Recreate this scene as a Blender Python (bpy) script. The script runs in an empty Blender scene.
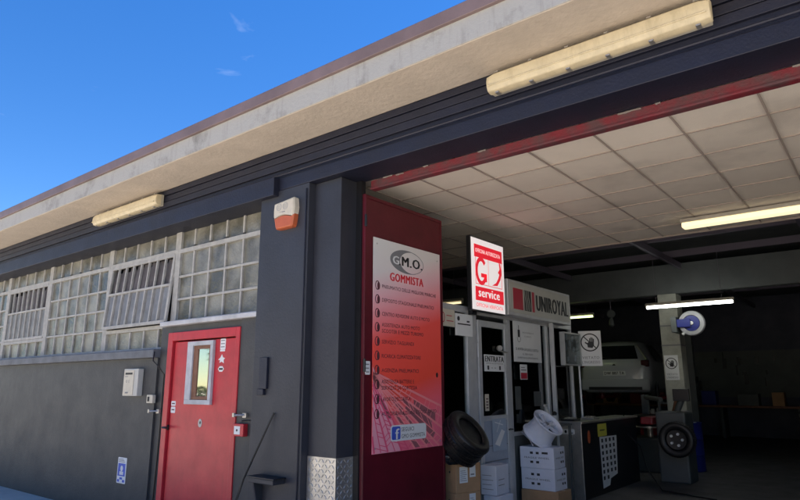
import bpy, bmesh, math, random
from mathutils import Vector, Matrix
random.seed(7)
R = math.radians
S = bpy.context.scene
COL = S.collection

# ------------------------------------------------------------------ camera, sky, sun, exposure
cam = bpy.data.cameras.new('camera'); cam.sensor_width = 36.0
cam.lens = 36.0 * 612.1 / 800.0
cam.clip_start = 0.05; cam.clip_end = 3000
cam_o = bpy.data.objects.new('camera', cam); COL.objects.link(cam_o)
cam_o.location = (0, 0, 1.57)
cam_o.rotation_euler = (Matrix.Rotation(R(38.68), 3, 'Z') @ Matrix.Rotation(R(90 + 12.44), 3, 'X') @ Matrix.Rotation(R(-0.07), 3, 'Z')).to_euler()
S.camera = cam_o
SUN_EL, SUN_AZ = 67.0, 30.0          # azimuth from +Y towards +X: the sun stands behind the building
world = bpy.data.worlds.new('World'); S.world = world; world.use_nodes = True
wn = world.node_tree; wn.nodes.clear()
sky = wn.nodes.new('ShaderNodeTexSky'); sky.sky_type = 'NISHITA'; sky.sun_disc = False
sky.sun_elevation = R(SUN_EL); sky.sun_rotation = R(SUN_AZ)
sky.air_density = 1.0; sky.dust_density = 0.0; sky.ozone_density = 4.0; sky.altitude = 300
bg = wn.nodes.new('ShaderNodeBackground'); bg.inputs[1].default_value = 0.075
wo = wn.nodes.new('ShaderNodeOutputWorld')
hs_ = wn.nodes.new('ShaderNodeHueSaturation'); hs_.inputs['Saturation'].default_value = 1.3; hs_.inputs['Hue'].default_value = 0.508
wn.links.new(sky.outputs[0], hs_.inputs['Color']); 
tc_ = wn.nodes.new('ShaderNodeTexCoord'); mp_ = wn.nodes.new('ShaderNodeMapping'); mp_.inputs['Scale'].default_value = (1, 1, 2.6)      # a few faint wisps of cloud
nz_ = wn.nodes.new('ShaderNodeTexNoise'); nz_.inputs['Scale'].default_value = 7; nz_.inputs['Detail'].default_value = 7; nz_.inputs['Distortion'].default_value = .6
mr_ = wn.nodes.new('ShaderNodeMapRange'); mr_.inputs[1].default_value = .67; mr_.inputs[2].default_value = .86; mr_.inputs[4].default_value = .22
mx_ = wn.nodes.new('ShaderNodeMix'); mx_.data_type = 'RGBA'; mx_.inputs[7].default_value = (9, 9.4, 10, 1)
wn.links.new(tc_.outputs['Generated'], mp_.inputs[0]); wn.links.new(mp_.outputs[0], nz_.inputs['Vector']); wn.links.new(nz_.outputs[0], mr_.inputs[0])
wn.links.new(mr_.outputs[0], mx_.inputs[0]); wn.links.new(hs_.outputs[0], mx_.inputs[6]); wn.links.new(mx_.outputs[2], bg.inputs[0]); wn.links.new(bg.outputs[0], wo.inputs[0])
sun = bpy.data.lights.new('sun', 'SUN'); sun.energy = 5.0; sun.angle = R(0.5); sun.color = (1, 0.95, 0.87)
sun_o = bpy.data.objects.new('sun', sun); COL.objects.link(sun_o)
sd = Vector((math.sin(R(SUN_AZ)) * math.cos(R(SUN_EL)), math.cos(R(SUN_AZ)) * math.cos(R(SUN_EL)), math.sin(R(SUN_EL))))
sun_o.rotation_euler = sd.to_track_quat('Z', 'Y').to_euler(); sun_o.location = (0, 0, 30)
S.view_settings.view_transform = 'Standard'; S.view_settings.look = 'None'
S.view_settings.gamma = 1; S.view_settings.use_curve_mapping = False
S.view_settings.exposure = 1.5

# ------------------------------------------------------------------ materials
M = {}
def mat(name, col, rough=0.6, metal=0.0, var=0.0, vscale=3.0, bump=0.0, bscale=60.0, spec=0.5, col2=None, stretch=None, coat=0.0, thr=None):
    """painted / raw surface: noise between col and col2, fine bump"""
    m = bpy.data.materials.new(name); m.use_nodes = True; nt = m.node_tree; p = nt.nodes['Principled BSDF']
    p.inputs['Base Color'].default_value = (*col, 1); p.inputs['Roughness'].default_value = rough
    p.inputs['Metallic'].default_value = metal; p.inputs['Specular IOR Level'].default_value = spec
    p.inputs['Coat Weight'].default_value = coat
    if var or col2 or bump:
        g = nt.nodes.new('ShaderNodeNewGeometry'); mp = nt.nodes.new('ShaderNodeMapping')
        mp.inputs['Scale'].default_value = stretch or (1, 1, 1); nt.links.new(g.outputs['Position'], mp.inputs[0])
    if var or col2:
        n = nt.nodes.new('ShaderNodeTexNoise'); n.inputs['Scale'].default_value = vscale; n.inputs['Detail'].default_value = 8
        n.inputs['Roughness'].default_value = 0.65
        nt.links.new(mp.outputs[0], n.inputs['Vector'])
        r = nt.nodes.new('ShaderNodeValToRGB'); a, b = thr or (0.3, 0.7)
        r.color_ramp.elements[0].position = a; r.color_ramp.elements[1].position = b
        c2 = col2 or tuple(c * (1 - var) for c in col)
        r.color_ramp.elements[0].color = (*c2, 1); r.color_ramp.elements[1].color = (*(tuple(c * (1 + var * .5) for c in col)), 1)
        nt.links.new(n.outputs[0], r.inputs[0]); nt.links.new(r.outputs[0], p.inputs['Base Color'])
        mr = nt.nodes.new('ShaderNodeMapRange'); mr.inputs[3].default_value = min(1, rough + .12); mr.inputs[4].default_value = max(.03, rough - .08)
        nt.links.new(n.outputs[0], mr.inputs[0]); nt.links.new(mr.outputs[0], p.inputs['Roughness'])
    if bump:
        n2 = nt.nodes.new('ShaderNodeTexNoise'); n2.inputs['Scale'].default_value = bscale; n2.inputs['Detail'].default_value = 6
        nt.links.new(g.outputs['Position'], n2.inputs['Vector'])
        bp = nt.nodes.new('ShaderNodeBump'); bp.inputs['Strength'].default_value = bump; bp.inputs['Distance'].default_value = 0.01
        nt.links.new(n2.outputs[0], bp.inputs['Height']); nt.links.new(bp.outputs[0], p.inputs['Normal'])
    M[name] = m; return m

def emis(name, col, strength):
    m = bpy.data.materials.new(name); m.use_nodes = True; p = m.node_tree.nodes['Principled BSDF']
    p.inputs['Base Color'].default_value = (*[min(1, c) * .8 for c in col], 1)
    p.inputs['Emission Color'].default_value = (*col, 1); p.inputs['Emission Strength'].default_value = strength
    M[name] = m; return m

def glass(name, tint=(1, 1, 1), rough=0.02, refl=1.0):
    m = bpy.data.materials.new(name); m.use_nodes = True; nt = m.node_tree; nt.nodes.clear()
    o = nt.nodes.new('ShaderNodeOutputMaterial'); t = nt.nodes.new('ShaderNodeBsdfTransparent'); t.inputs[0].default_value = (*tint, 1)
    g = nt.nodes.new('ShaderNodeBsdfGlossy'); g.inputs['Roughness'].default_value = rough
    f = nt.nodes.new('ShaderNodeFresnel'); f.inputs[0].default_value = 1.52
    mx = nt.nodes.new('ShaderNodeMixShader'); ml = nt.nodes.new('ShaderNodeMath'); ml.operation = 'MULTIPLY'; ml.inputs[1].default_value = refl
    nt.links.new(f.outputs[0], ml.inputs[0]); nt.links.new(ml.outputs[0], mx.inputs[0]); nt.links.new(t.outputs[0], mx.inputs[1])
    nt.links.new(g.outputs[0], mx.inputs[2]); nt.links.new(mx.outputs[0], o.inputs[0]); M[name] = m; return m

def streaky(m, col, z_amt=0.5, scale=9, lo=.56, hi=.72):
    """vertical run-off streaks and grime over the base colour"""
    nt = m.node_tree; p = nt.nodes['Principled BSDF']
    src = p.inputs['Base Color'].links[0].from_socket if p.inputs['Base Color'].links else None
    g = nt.nodes.new('ShaderNodeNewGeometry'); mp = nt.nodes.new('ShaderNodeMapping'); mp.inputs['Scale'].default_value = (1, 1, 0.12)
    n = nt.nodes.new('ShaderNodeTexNoise'); n.inputs['Scale'].default_value = scale; n.inputs['Detail'].default_value = 9; n.inputs['Roughness'].default_value = .7
    r = nt.nodes.new('ShaderNodeMapRange'); r.inputs[1].default_value = lo; r.inputs[2].default_value = hi; r.inputs[4].default_value = z_amt
    mx = nt.nodes.new('ShaderNodeMix'); mx.data_type = 'RGBA'
    nt.links.new(g.outputs['Position'], mp.inputs[0]); nt.links.new(mp.outputs[0], n.inputs['Vector']); nt.links.new(n.outputs[0], r.inputs[0])
    nt.links.new(r.outputs[0], mx.inputs[0])
    if src: nt.links.new(src, mx.inputs[6])
    else: mx.inputs[6].default_value = p.inputs['Base Color'].default_value
    mx.inputs[7].default_value = (*col, 1); nt.links.new(mx.outputs[2], p.inputs['Base Color'])

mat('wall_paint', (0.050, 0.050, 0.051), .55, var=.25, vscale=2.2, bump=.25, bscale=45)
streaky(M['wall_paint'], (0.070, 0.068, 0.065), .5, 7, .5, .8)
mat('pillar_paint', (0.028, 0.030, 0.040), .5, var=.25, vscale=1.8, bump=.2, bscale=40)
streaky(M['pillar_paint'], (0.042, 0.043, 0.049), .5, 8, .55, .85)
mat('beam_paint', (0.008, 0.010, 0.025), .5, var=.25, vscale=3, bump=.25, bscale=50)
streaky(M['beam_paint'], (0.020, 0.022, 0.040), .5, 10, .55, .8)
mat('soffit_plaster', (0.52, 0.45, 0.37), .85, var=.12, vscale=2.5, bump=.5, bscale=25)
streaky(M['soffit_plaster'], (0.30, 0.22, 0.16), .45, 6, .6, .78)
mat('fascia_concrete', (0.37, 0.367, 0.35), .9, vscale=2.0, col2=(0.18, 0.175, 0.165), thr=(.31, .47), bump=.5, bscale=30)
streaky(M['fascia_concrete'], (0.16, 0.15, 0.14), .45, 14, .54, .74)
mat('coping_metal', (0.19, 0.135, 0.13), .5, var=.25, vscale=2, bump=.1)
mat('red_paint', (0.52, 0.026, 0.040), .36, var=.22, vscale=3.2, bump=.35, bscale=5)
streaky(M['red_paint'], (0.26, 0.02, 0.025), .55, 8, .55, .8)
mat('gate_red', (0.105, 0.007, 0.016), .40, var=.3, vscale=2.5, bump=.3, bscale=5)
mat('frame_red', (0.17, 0.016, 0.026), .5, vscale=7, col2=(0.09, 0.04, 0.045), thr=(.38, .6), bump=.3)
mat('window_frame', (0.40, 0.395, 0.375), .7, var=.25, vscale=9, bump=.2)
mat('window_sill', (0.50, 0.51, 0.53), .7, var=.25, vscale=5, bump=.2)
mat('ledge_paint', (0.13, 0.14, 0.16), .6, var=.3, vscale=5, bump=.2)
mat('curtain', (0.12, 0.11, 0.115), .8, var=.3, vscale=6)
mat('ribbed_glass', (0.20, 0.20, 0.20), .35, var=.35, vscale=5)
mat('dark_void', (0.02, 0.02, 0.025), .9)
mat('tile', (0.84, 0.76, 0.65), .9, var=.05, vscale=2, bump=.3, bscale=150)
mat('ceiling_grid', (0.40, 0.33, 0.28), .6)
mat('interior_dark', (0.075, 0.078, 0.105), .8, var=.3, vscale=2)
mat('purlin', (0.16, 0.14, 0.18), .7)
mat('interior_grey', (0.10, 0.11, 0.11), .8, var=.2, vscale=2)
mat('column_concrete', (0.42, 0.42, 0.36), .85, var=.25, vscale=5, bump=.3)
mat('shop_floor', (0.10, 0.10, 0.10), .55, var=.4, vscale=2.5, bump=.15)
mat('yard_concrete', (0.62, 0.55, 0.46), .9, var=.25, vscale=1.2, bump=.4, bscale=20)
mat('office_wall', (0.50, 0.51, 0.53), .8, var=.1)
mat('aluminium', (0.55, 0.56, 0.57), .45, metal=.35, var=.1, vscale=8)
mat('steel', (0.52, 0.50, 0.47), .36, metal=.75, var=.2, vscale=10, bump=.05)
mat('diffuser', (0.62, 0.53, 0.35), .45, var=.14, vscale=12)
streaky(M['diffuser'], (0.30, 0.24, 0.14), .5, 9, .52, .75)
mat('lamp_base', (0.45, 0.42, 0.35), .6, var=.2)
mat('white_plastic', (0.50, 0.49, 0.45), .45, var=.08, vscale=12)
mat('cream_plastic', (0.58, 0.53, 0.43), .45, var=.1, vscale=15)
mat('orange_plastic', (0.48, 0.11, 0.04), .4, var=.1, vscale=15)
mat('grey_plastic', (0.35, 0.35, 0.35), .5)
mat('black_plastic', (0.012, 0.012, 0.014), .4)
mat('rubber', (0.008, 0.008, 0.009), .42, var=.3, vscale=20, bump=.3)
mat('plastic_wrap', (0.012, 0.013, 0.016), .18, bump=.9, bscale=22)
mat('cardboard', (0.42, 0.25, 0.13), .85, var=.12, vscale=8, bump=.1)
mat('white_card', (0.66, 0.68, 0.76), .7, var=.06, vscale=10, bump=.1)
mat('paper', (0.74, 0.75, 0.75), .7, var=.06)
mat('ink', (0.02, 0.02, 0.022), .6)
mat('grey_ink', (0.20, 0.20, 0.21), .6)
mat('mid_ink', (0.10, 0.03, 0.04), .6)
mat('red_ink', (0.72, 0.02, 0.035), .5)
mat('blue_ink', (0.05, 0.10, 0.52), .5)
mat('yellow_paper', (0.62, 0.58, 0.08), .7)
mat('pink_ink', (0.80, 0.10, 0.20), .5)
mat('pale_pink', (0.90, 0.27, 0.28), .5)
mat('brown_wood', (0.20, 0.085, 0.045), .55, var=.25, vscale=15)
mat('bare_wood', (0.24, 0.21, 0.19), .6, var=.15)
mat('silver_paint', (0.60, 0.62, 0.66), .3, metal=.4, coat=.5)
mat('car_white', (0.46, 0.48, 0.52), .3, coat=.6)
mat('dark_glass', (0.01, 0.012, 0.015), .06, spec=.7)
mat('tail_red', (0.06, 0.006, 0.008), .2)
mat('machine_grey', (0.085, 0.095, 0.095), .5, var=.2)
mat('machine_red', (0.20, 0.01, 0.018), .45)
mat('reel_ring', (0.38, 0.38, 0.40), .5, var=.2)
mat('hose_blue', (0.015, 0.025, 0.20), .4)
mat('bark', (0.10, 0.075, 0.05), .9, var=.3, bump=.5)
mat('foliage', (0.060, 0.105, 0.025), .7, var=.5, vscale=1.5)
mat('opposite_wall', (0.50, 0.44, 0.34), .85, var=.15, vscale=1)
mat('opposite_roof', (0.30, 0.13, 0.08), .85, var=.2)
emis('tube_white', (0.95, 1.0, 0.95), 8)
emis('tube_green', (0.80, 0.98, 0.40), 1.6)
emis('lamp_warm', (1.0, 0.84, 0.50), .42)
emis('sign_white', (1.0, 0.93, 0.93), .20)
emis('sign_red', (0.85, 0.02, 0.04), .22)
glass('clear_glass', (0.80, 0.86, 0.86), .02, 1.6)
glass('acrylic', (0.85, 0.9, 0.9), .15, .5)
glass('door_glass', (0.75, 0.78, 0.75), .02, 3.0)

# glass panes of the facade: old pressed glass, mostly opaque with dust
def pane_material():
    m = bpy.data.materials.new('pressed_glass'); m.use_nodes = True; nt = m.node_tree; p = nt.nodes['Principled BSDF']
    g = nt.nodes.new('ShaderNodeNewGeometry'); n = nt.nodes.new('ShaderNodeTexNoise'); n.inputs['Scale'].default_value = 3.5; n.inputs['Detail'].default_value = 9
    r = nt.nodes.new('ShaderNodeValToRGB'); r.color_ramp.elements[0].position = .36; r.color_ramp.elements[1].position = .68
    r.color_ramp.elements[0].color = (.10, .096, .075, 1); r.color_ramp.elements[1].color = (.27, .26, .215, 1)
    v = nt.nodes.new('ShaderNodeTexNoise'); v.inputs['Scale'].default_value = 34; v.inputs['Detail'].default_value = 3
    b = nt.nodes.new('ShaderNodeBump'); b.inputs['Strength'].default_value = .55; b.inputs['Distance'].default_value = .012
    nt.links.new(g.outputs['Position'], n.inputs['Vector']); nt.links.new(g.outputs['Position'], v.inputs['Vector'])
    ad = nt.nodes.new('ShaderNodeMath'); ad.operation = 'MULTIPLY_ADD'; ad.inputs[1].default_value = .26; ad.inputs[2].default_value = -.13
    a2 = nt.nodes.new('ShaderNodeMath'); a2.operation = 'ADD'
    nt.links.new(g.outputs['Random Per Island'], ad.inputs[0]); nt.links.new(ad.outputs[0], a2.inputs[0]); nt.links.new(n.outputs[0], a2.inputs[1]); nt.links.new(a2.outputs[0], r.inputs[0])
    nt.links.new(r.outputs[0], p.inputs['Base Color'])
    nt.links.new(v.outputs[0], b.inputs['Height']); nt.links.new(b.outputs[0], p.inputs['Normal'])
    mr = nt.nodes.new('ShaderNodeMapRange'); mr.inputs[3].default_value = .06; mr.inputs[4].default_value = .35
    nt.links.new(g.outputs['Random Per Island'], mr.inputs[0]); nt.links.new(mr.outputs[0], p.inputs['Roughness'])
    p.inputs['Specular IOR Level'].default_value = .55
    M['pressed_glass'] = m
pane_material()

# printed banner: grey-white at the top running through pink to a strong red
def banner_material():
    m = bpy.data.materials.new('banner_print'); m.use_nodes = True; nt = m.node_tree; p = nt.nodes['Principled BSDF']
    tc = nt.nodes.new('ShaderNodeTexCoord'); sx = nt.nodes.new('ShaderNodeSeparateXYZ'); nt.links.new(tc.outputs['Generated'], sx.inputs[0])
    ad = nt.nodes.new('ShaderNodeMath'); ad.operation = 'MULTIPLY_ADD'; ad.inputs[1].default_value = -.16
    nt.links.new(sx.outputs[1], ad.inputs[0]); nt.links.new(sx.outputs[2], ad.inputs[2])
    r = nt.nodes.new('ShaderNodeValToRGB'); cr = r.color_ramp
    cr.elements[0].position = 0; cr.elements[0].color = (.86, .16, .24, 1)
    cr.elements[1].position = 1; cr.elements[1].color = (.74, .74, .70, 1)
    for q, c in ((.10, (.92, .14, .18)), (.22, (.95, .09, .055)), (.48, (.95, .10, .08)), (.58, (.92, .24, .26)), (.70, (.84, .46, .50)), (.82, (.74, .68, .67))):
        e = cr.elements.new(q); e.color = (*c, 1)
    nt.links.new(ad.outputs[0], r.inputs[0]); nt.links.new(r.outputs[0], p.inputs['Base Color'])
    p.inputs['Roughness'].default_value = .35; M['banner_print'] = m
banner_material()

def tile_variation():
    m = M['tile']; nt = m.node_tree; p = nt.nodes['Principled BSDF']; src = p.inputs['Base Color'].links[0].from_socket
    g = nt.nodes.new('ShaderNodeNewGeometry'); w = nt.nodes.new('ShaderNodeMapRange'); w.inputs[3].default_value = .90; w.inputs[4].default_value = 1.06
    nt.links.new(g.outputs['Random Per Island'], w.inputs[0])
    mx = nt.nodes.new('ShaderNodeVectorMath'); mx.operation = 'SCALE'; nt.links.new(src, mx.inputs[0]); nt.links.new(w.outputs[0], mx.inputs[3])
    # damp stains
    n = nt.nodes.new('ShaderNodeTexNoise'); n.inputs['Scale'].default_value = .9; n.inputs['Detail'].default_value = 5; nt.links.new(g.outputs['Position'], n.inputs['Vector'])
    mr = nt.nodes.new('ShaderNodeMapRange'); mr.inputs[1].default_value = .56; mr.inputs[2].default_value = .76; mr.inputs[4].default_value = .5
    nt.links.new(n.outputs[0], mr.inputs[0]); m2 = nt.nodes.new('ShaderNodeMix'); m2.data_type = 'RGBA'
    nt.links.new(mr.outputs[0], m2.inputs[0]); nt.links.new(mx.outputs[0], m2.inputs[6]); m2.inputs[7].default_value = (.22, .18, .15, 1)
    nt.links.new(m2.outputs[2], p.inputs['Base Color'])
tile_variation()

# ------------------------------------------------------------------ builders
WM = {}
def BM(): return bmesh.new()
def box(bm, x0, x1, y0, y1, z0, z1, mtx=None):
    vs = [bm.verts.new(Vector(c) if mtx is None else mtx @ Vector(c)) for c in ((x0, y0, z0), (x1, y0, z0), (x1, y1, z0), (x0, y1, z0), (x0, y0, z1), (x1, y0, z1), (x1, y1, z1), (x0, y1, z1))]
    for f in ((3, 2, 1, 0), (4, 5, 6, 7), (0, 1, 5, 4), (1, 2, 6, 5), (2, 3, 7, 6), (3, 0, 4, 7)):
        bm.faces.new([vs[i] for i in f])
    return bm
def B(*a): return box(BM(), *a)
def prism(bm, pts, d, mtx=Matrix()):
    """2-D outline extruded by d along local z"""
    a = [bm.verts.new(mtx @ Vector((x, y, 0))) for x, y in pts]; b = [bm.verts.new(mtx @ Vector((x, y, d))) for x, y in pts]
    bm.faces.new(a[::-1]); bm.faces.new(b)
    for i in range(len(pts)):
        j = (i + 1) % len(pts); bm.faces.new((a[i], a[j], b[j], b[i]))
    return bm
def tube(bm, path, r, n=10, caps=True, r2=None):
    path = [Vector(p) for p in path]; rings = []
    up = Vector((0, 0, 1))
    for i, p in enumerate(path):
        d = (path[min(i + 1, len(path) - 1)] - path[max(i - 1, 0)]).normalized()
        a = d.cross(up if abs(d.z) < .95 else Vector((1, 0, 0))).normalized(); b = a.cross(d)
        rr = r if r2 is None else r + (r2 - r) * i / (len(path) - 1)
        rings.append([bm.verts.new(p + (a * math.cos(2 * math.pi * k / n) + b * math.sin(2 * math.pi * k / n)) * rr) for k in range(n)])
    for q, s in zip(rings, rings[1:]):
        for k in range(n): bm.faces.new((q[k], q[(k + 1) % n], s[(k + 1) % n], s[k]))
    if caps: bm.faces.new(rings[0][::-1]); bm.faces.new(rings[-1])
    return bm
def lathe(bm, prof, n=40, mtx=Matrix(), closed=False):
    """profile of (radius, height) turned about local z"""
    rings = [[bm.verts.new(mtx @ Vector((r * math.cos(2 * math.pi * k / n), r * math.sin(2 * math.pi * k / n), h))) for k in range(n)] for r, h in prof]
    pr = list(zip(rings, rings[1:])) + ([(rings[-1], rings[0])] if closed else [])
    for q, s in pr:
        for k in range(n): bm.faces.new((q[k], q[(k + 1) % n], s[(k + 1) % n], s[k]))
    if not closed:
        if prof[0][0] > .0005: bm.faces.new(rings[0][::-1])
        if prof[-1][0] > .0005: bm.faces.new(rings[-1])
    return bm
def props(o, label=None, cat=None, group=None, kind=None):
    if label: o['label'] = label
    if cat: o['category'] = cat
    if group: o['group'] = group
    if kind: o['kind'] = kind
    return o
def thing(name, label, cat, loc=(0, 0, 0), rotz=0, group=None, kind=None):
    o = bpy.data.objects.new(name, None); COL.objects.link(o); o.empty_display_size = .1
    o.location = loc; o.rotation_euler = (0, 0, rotz); WM[o] = Matrix.Translation(loc) @ Matrix.Rotation(rotz, 4, 'Z')
    return props(o, label, cat, group, kind)
def part(name, bm, m, parent=None, bevel=0, smooth=False, label=None, local=False, solid=0):
    """world coordinates by default; local=True: coordinates of the thing"""
    me = bpy.data.meshes.new(name)
    bmesh.ops.recalc_face_normals(bm, faces=bm.faces)
    if parent is None:
        xs = [v.co.x for v in bm.verts]; ys = [v.co.y for v in bm.verts]; zs = [v.co.z for v in bm.verts]
        base = Vector(((min(xs) + max(xs)) / 2, (min(ys) + max(ys)) / 2, min(zs)))
        bmesh.ops.translate(bm, vec=-base, verts=bm.verts)
    else:
        base = Vector((0, 0, 0))
        if not local: bm.transform(WM[parent].inverted())
    if smooth:
        for f in bm.faces: f.smooth = True
    bm.to_mesh(me); bm.free()
    o = bpy.data.objects.new(name, me); COL.objects.link(o); o.location = base
    for q in (m if isinstance(m, (list, tuple)) else [m]): me.materials.append(M[q])
    if parent: o.parent = parent; WM[o] = WM[parent]
    if solid:
        s = o.modifiers.new('s', 'SOLIDIFY'); s.thickness = solid
    if bevel:
        b = o.modifiers.new('b', 'BEVEL'); b.width = bevel; b.segments = 2; b.limit_method = 'ANGLE'; b.angle_limit = R(40)
    if smooth:
        try: me.set_sharp_from_angle(angle=R(38))
        except Exception: pass
    if label: o['label'] = label
    return o
def single(name, bm, m, label, cat, group=None, kind=None, **k):
    o = part(name, bm, m, None, **k); return props(o, label, cat, group, kind)

class Face:
    """a flat frame on a surface: local x to the right, y up, z out of the surface"""
    def __init__(s, o, ex, ez=None):
        ex = Vector(ex).normalized(); ey = Vector((0, 0, 1)); ez = ex.cross(ey)
        s.m = Matrix((( ex.x, ey.x, ez.x, o[0]), (ex.y, ey.y, ez.y, o[1]), (ex.z, ey.z, ez.z, o[2]), (0, 0, 0, 1)))
    def rect(s, bm, x0, y0, x1, y1, z0=0, z1=.001): return box(bm, x0, x1, y0, y1, z0, z1, s.m)
    def poly(s, bm, pts, z0=0, z1=.001): return prism(bm, pts, z1 - z0, s.m @ Matrix.Translation((0, 0, z0)))
    def line(s, bm, a, b, w, z0=0, z1=.001):
        a = Vector(a); b = Vector(b); d = (b - a).normalized(); n = Vector((-d.y, d.x)) * w / 2
        return s.poly(bm, [tuple(a + n), tuple(a - n), tuple(b - n), tuple(b + n)], z0, z1)
    def ring(s, bm, cx, cy, rx, ry, w, z0=0, z1=.001, n=36, a0=0, a1=360):
        k = max(3, int(n * abs(a1 - a0) / 360)); full = abs(a1 - a0) >= 359.9
        P = []
        for i in range(k + 1):
            t = R(a0 + (a1 - a0) * i / k); P.append(((cx + rx * math.cos(t), cy + ry * math.sin(t)), (cx + (rx - w) * math.cos(t), cy + (ry - w) * math.sin(t))))
        for (a, b), (c, d) in zip(P, P[1:]): s.poly(bm, [a, b, d, c], z0, z1)
        return bm
    def disc(s, bm, cx, cy, rx, ry, z0=0, z1=.001, n=32):
        return s.poly(bm, [(cx + rx * math.cos(2 * math.pi * i / n), cy + ry * math.sin(2 * math.pi * i / n)) for i in range(n)], z0, z1)
    def rrect(s, bm, x0, y0, x1, y1, r, z0=0, z1=.001):
        P = []
        for cx, cy, a in ((x1 - r, y0 + r, -90), (x1 - r, y1 - r, 0), (x0 + r, y1 - r, 90), (x0 + r, y0 + r, 180)):
            for i in range(6): P.append((cx + r * math.cos(R(a + 18 * i)), cy + r * math.sin(R(a + 18 * i))))
        return s.poly(bm, P, z0, z1)
    def text(s, bm, t, x, y, h, w=None, bold=0.0, z=0.001, align='L', shear=0):
        """cap height h, fitted to width w, baseline-left at x, y"""
        c = bpy.data.curves.new('lettering', 'FONT'); c.body = t; c.size = 1; c.offset = 0; c.space_character = 1.10 if bold >= .01 else 1.04; c.shear = shear; c.resolution_u = 2; c.extrude = 0
        o = bpy.data.objects.new('lettering', c); COL.objects.link(o)
        dg = bpy.context.evaluated_depsgraph_get(); me = bpy.data.meshes.new_from_object(o.evaluated_get(dg))
        bpy.data.objects.remove(o); bpy.data.curves.remove(c)
        if not len(me.vertices): return bm
        xs = [v.co.x for v in me.vertices]; X0, X1 = min(xs), max(xs)
        sy = h / .70; sx = sy if w is None else w / (X1 - X0)
        tw = (X1 - X0) * sx; dx = {'L': 0, 'C': -tw / 2, 'R': -tw}[align]
        for k in ((0,) if bold < .01 else (-1, -.33, .33, 1)):
            m2 = me.copy(); T = s.m @ Matrix.Translation((x + dx - X0 * sx + k * bold * h, y, z + .0002 * (k + 1))) @ Matrix.Diagonal((sx, sy, 1, 1))
            m2.transform(T); bm.from_mesh(m2); bpy.data.meshes.remove(m2)
        bpy.data.meshes.remove(me); return bm

# ------------------------------------------------------------------ ground
single('ground', B(-150, 150, -150, 4.1, -.12, 0), 'yard_concrete', 'pale concrete yard in front of the workshop', 'ground', kind='structure')
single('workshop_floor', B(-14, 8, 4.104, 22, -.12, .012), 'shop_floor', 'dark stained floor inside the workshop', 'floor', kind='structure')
single('far_ground', B(-150, 150, 22.004, 200, -.12, -.004), 'yard_concrete', 'open ground behind the workshop', 'ground', kind='structure')

# ------------------------------------------------------------------ the workshop building
XL, XR = -17.0, 6.0
bld = thing('workshop_building', 'dark painted tyre workshop with tan eaves, red door and wide open gateway', 'building', (-4, 4, 0))
bm = BM()                                        # painted wall under and right of the windows
box(bm, XL, -7.10, 4.10, 4.40, 0, 1.90); box(bm, -7.10, -6.875, 4.13, 4.40, 0, 2.27); box(bm, -6.875, -5.475, 4.13, 4.40, 2.195, 2.27)
box(bm, -5.475, -5.11, 4.10, 4.40, 0, 2.27)
part('wall', bm, 'wall_paint', bld)
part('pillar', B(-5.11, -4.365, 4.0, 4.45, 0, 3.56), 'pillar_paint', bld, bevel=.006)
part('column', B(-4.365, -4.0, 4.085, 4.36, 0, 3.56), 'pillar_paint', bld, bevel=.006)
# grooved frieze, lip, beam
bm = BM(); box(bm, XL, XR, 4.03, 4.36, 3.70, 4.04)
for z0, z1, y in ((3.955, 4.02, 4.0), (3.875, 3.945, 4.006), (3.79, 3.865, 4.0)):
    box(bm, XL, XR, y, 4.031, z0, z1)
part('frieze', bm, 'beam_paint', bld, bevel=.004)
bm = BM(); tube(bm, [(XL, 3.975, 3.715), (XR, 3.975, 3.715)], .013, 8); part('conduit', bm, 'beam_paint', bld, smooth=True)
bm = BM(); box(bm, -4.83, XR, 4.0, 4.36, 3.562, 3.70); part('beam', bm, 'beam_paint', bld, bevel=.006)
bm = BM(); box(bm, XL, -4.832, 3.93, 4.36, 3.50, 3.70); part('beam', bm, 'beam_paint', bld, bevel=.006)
bm = BM(); box(bm, XL, XR, 3.475, 4.001, 4.02, 4.16); box(bm, XL, XR, 4.0, 4.5, 4.042, 4.16); part('eaves', bm, 'soffit_plaster', bld, bevel=.008)
bm = BM(); box(bm, XL, XR, 3.468, 3.70, 4.024, 4.24); part('fascia', bm, 'fascia_concrete', bld, bevel=.006)
bm = BM(); box(bm, XL, XR, 3.435, 3.75, 4.225, 4.335); box(bm, XL, XR, 3.45, 3.75, 4.335, 4.352)
part('coping', bm, 'coping_metal', bld, bevel=.006)
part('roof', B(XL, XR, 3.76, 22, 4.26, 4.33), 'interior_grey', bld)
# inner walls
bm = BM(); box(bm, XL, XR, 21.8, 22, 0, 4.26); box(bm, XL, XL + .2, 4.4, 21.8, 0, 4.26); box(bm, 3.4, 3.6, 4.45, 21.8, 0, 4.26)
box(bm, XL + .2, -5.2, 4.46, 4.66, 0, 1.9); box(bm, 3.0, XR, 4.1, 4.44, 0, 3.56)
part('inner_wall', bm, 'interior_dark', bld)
bm = BM()
for y in (9.6, 11.2, 12.8, 14.6, 16.6, 18.8): box(bm, XL + .2, 3.4, y, y + .07, 4.07, 4.20)
for x in (-10.5, -8.1, -5.7, -3.3, -.9, 1.5): box(bm, x, x + .06, 8.9, 21.8, 3.92, 4.04)
part('roof_frame', bm, 'purlin', bld)
part('downstand', B(XL + .2, 3.4, 13.4, 13.6, 3.42, 4.04), 'interior_grey', bld, label='grey panel hanging below the roof deep in the workshop')
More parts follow.
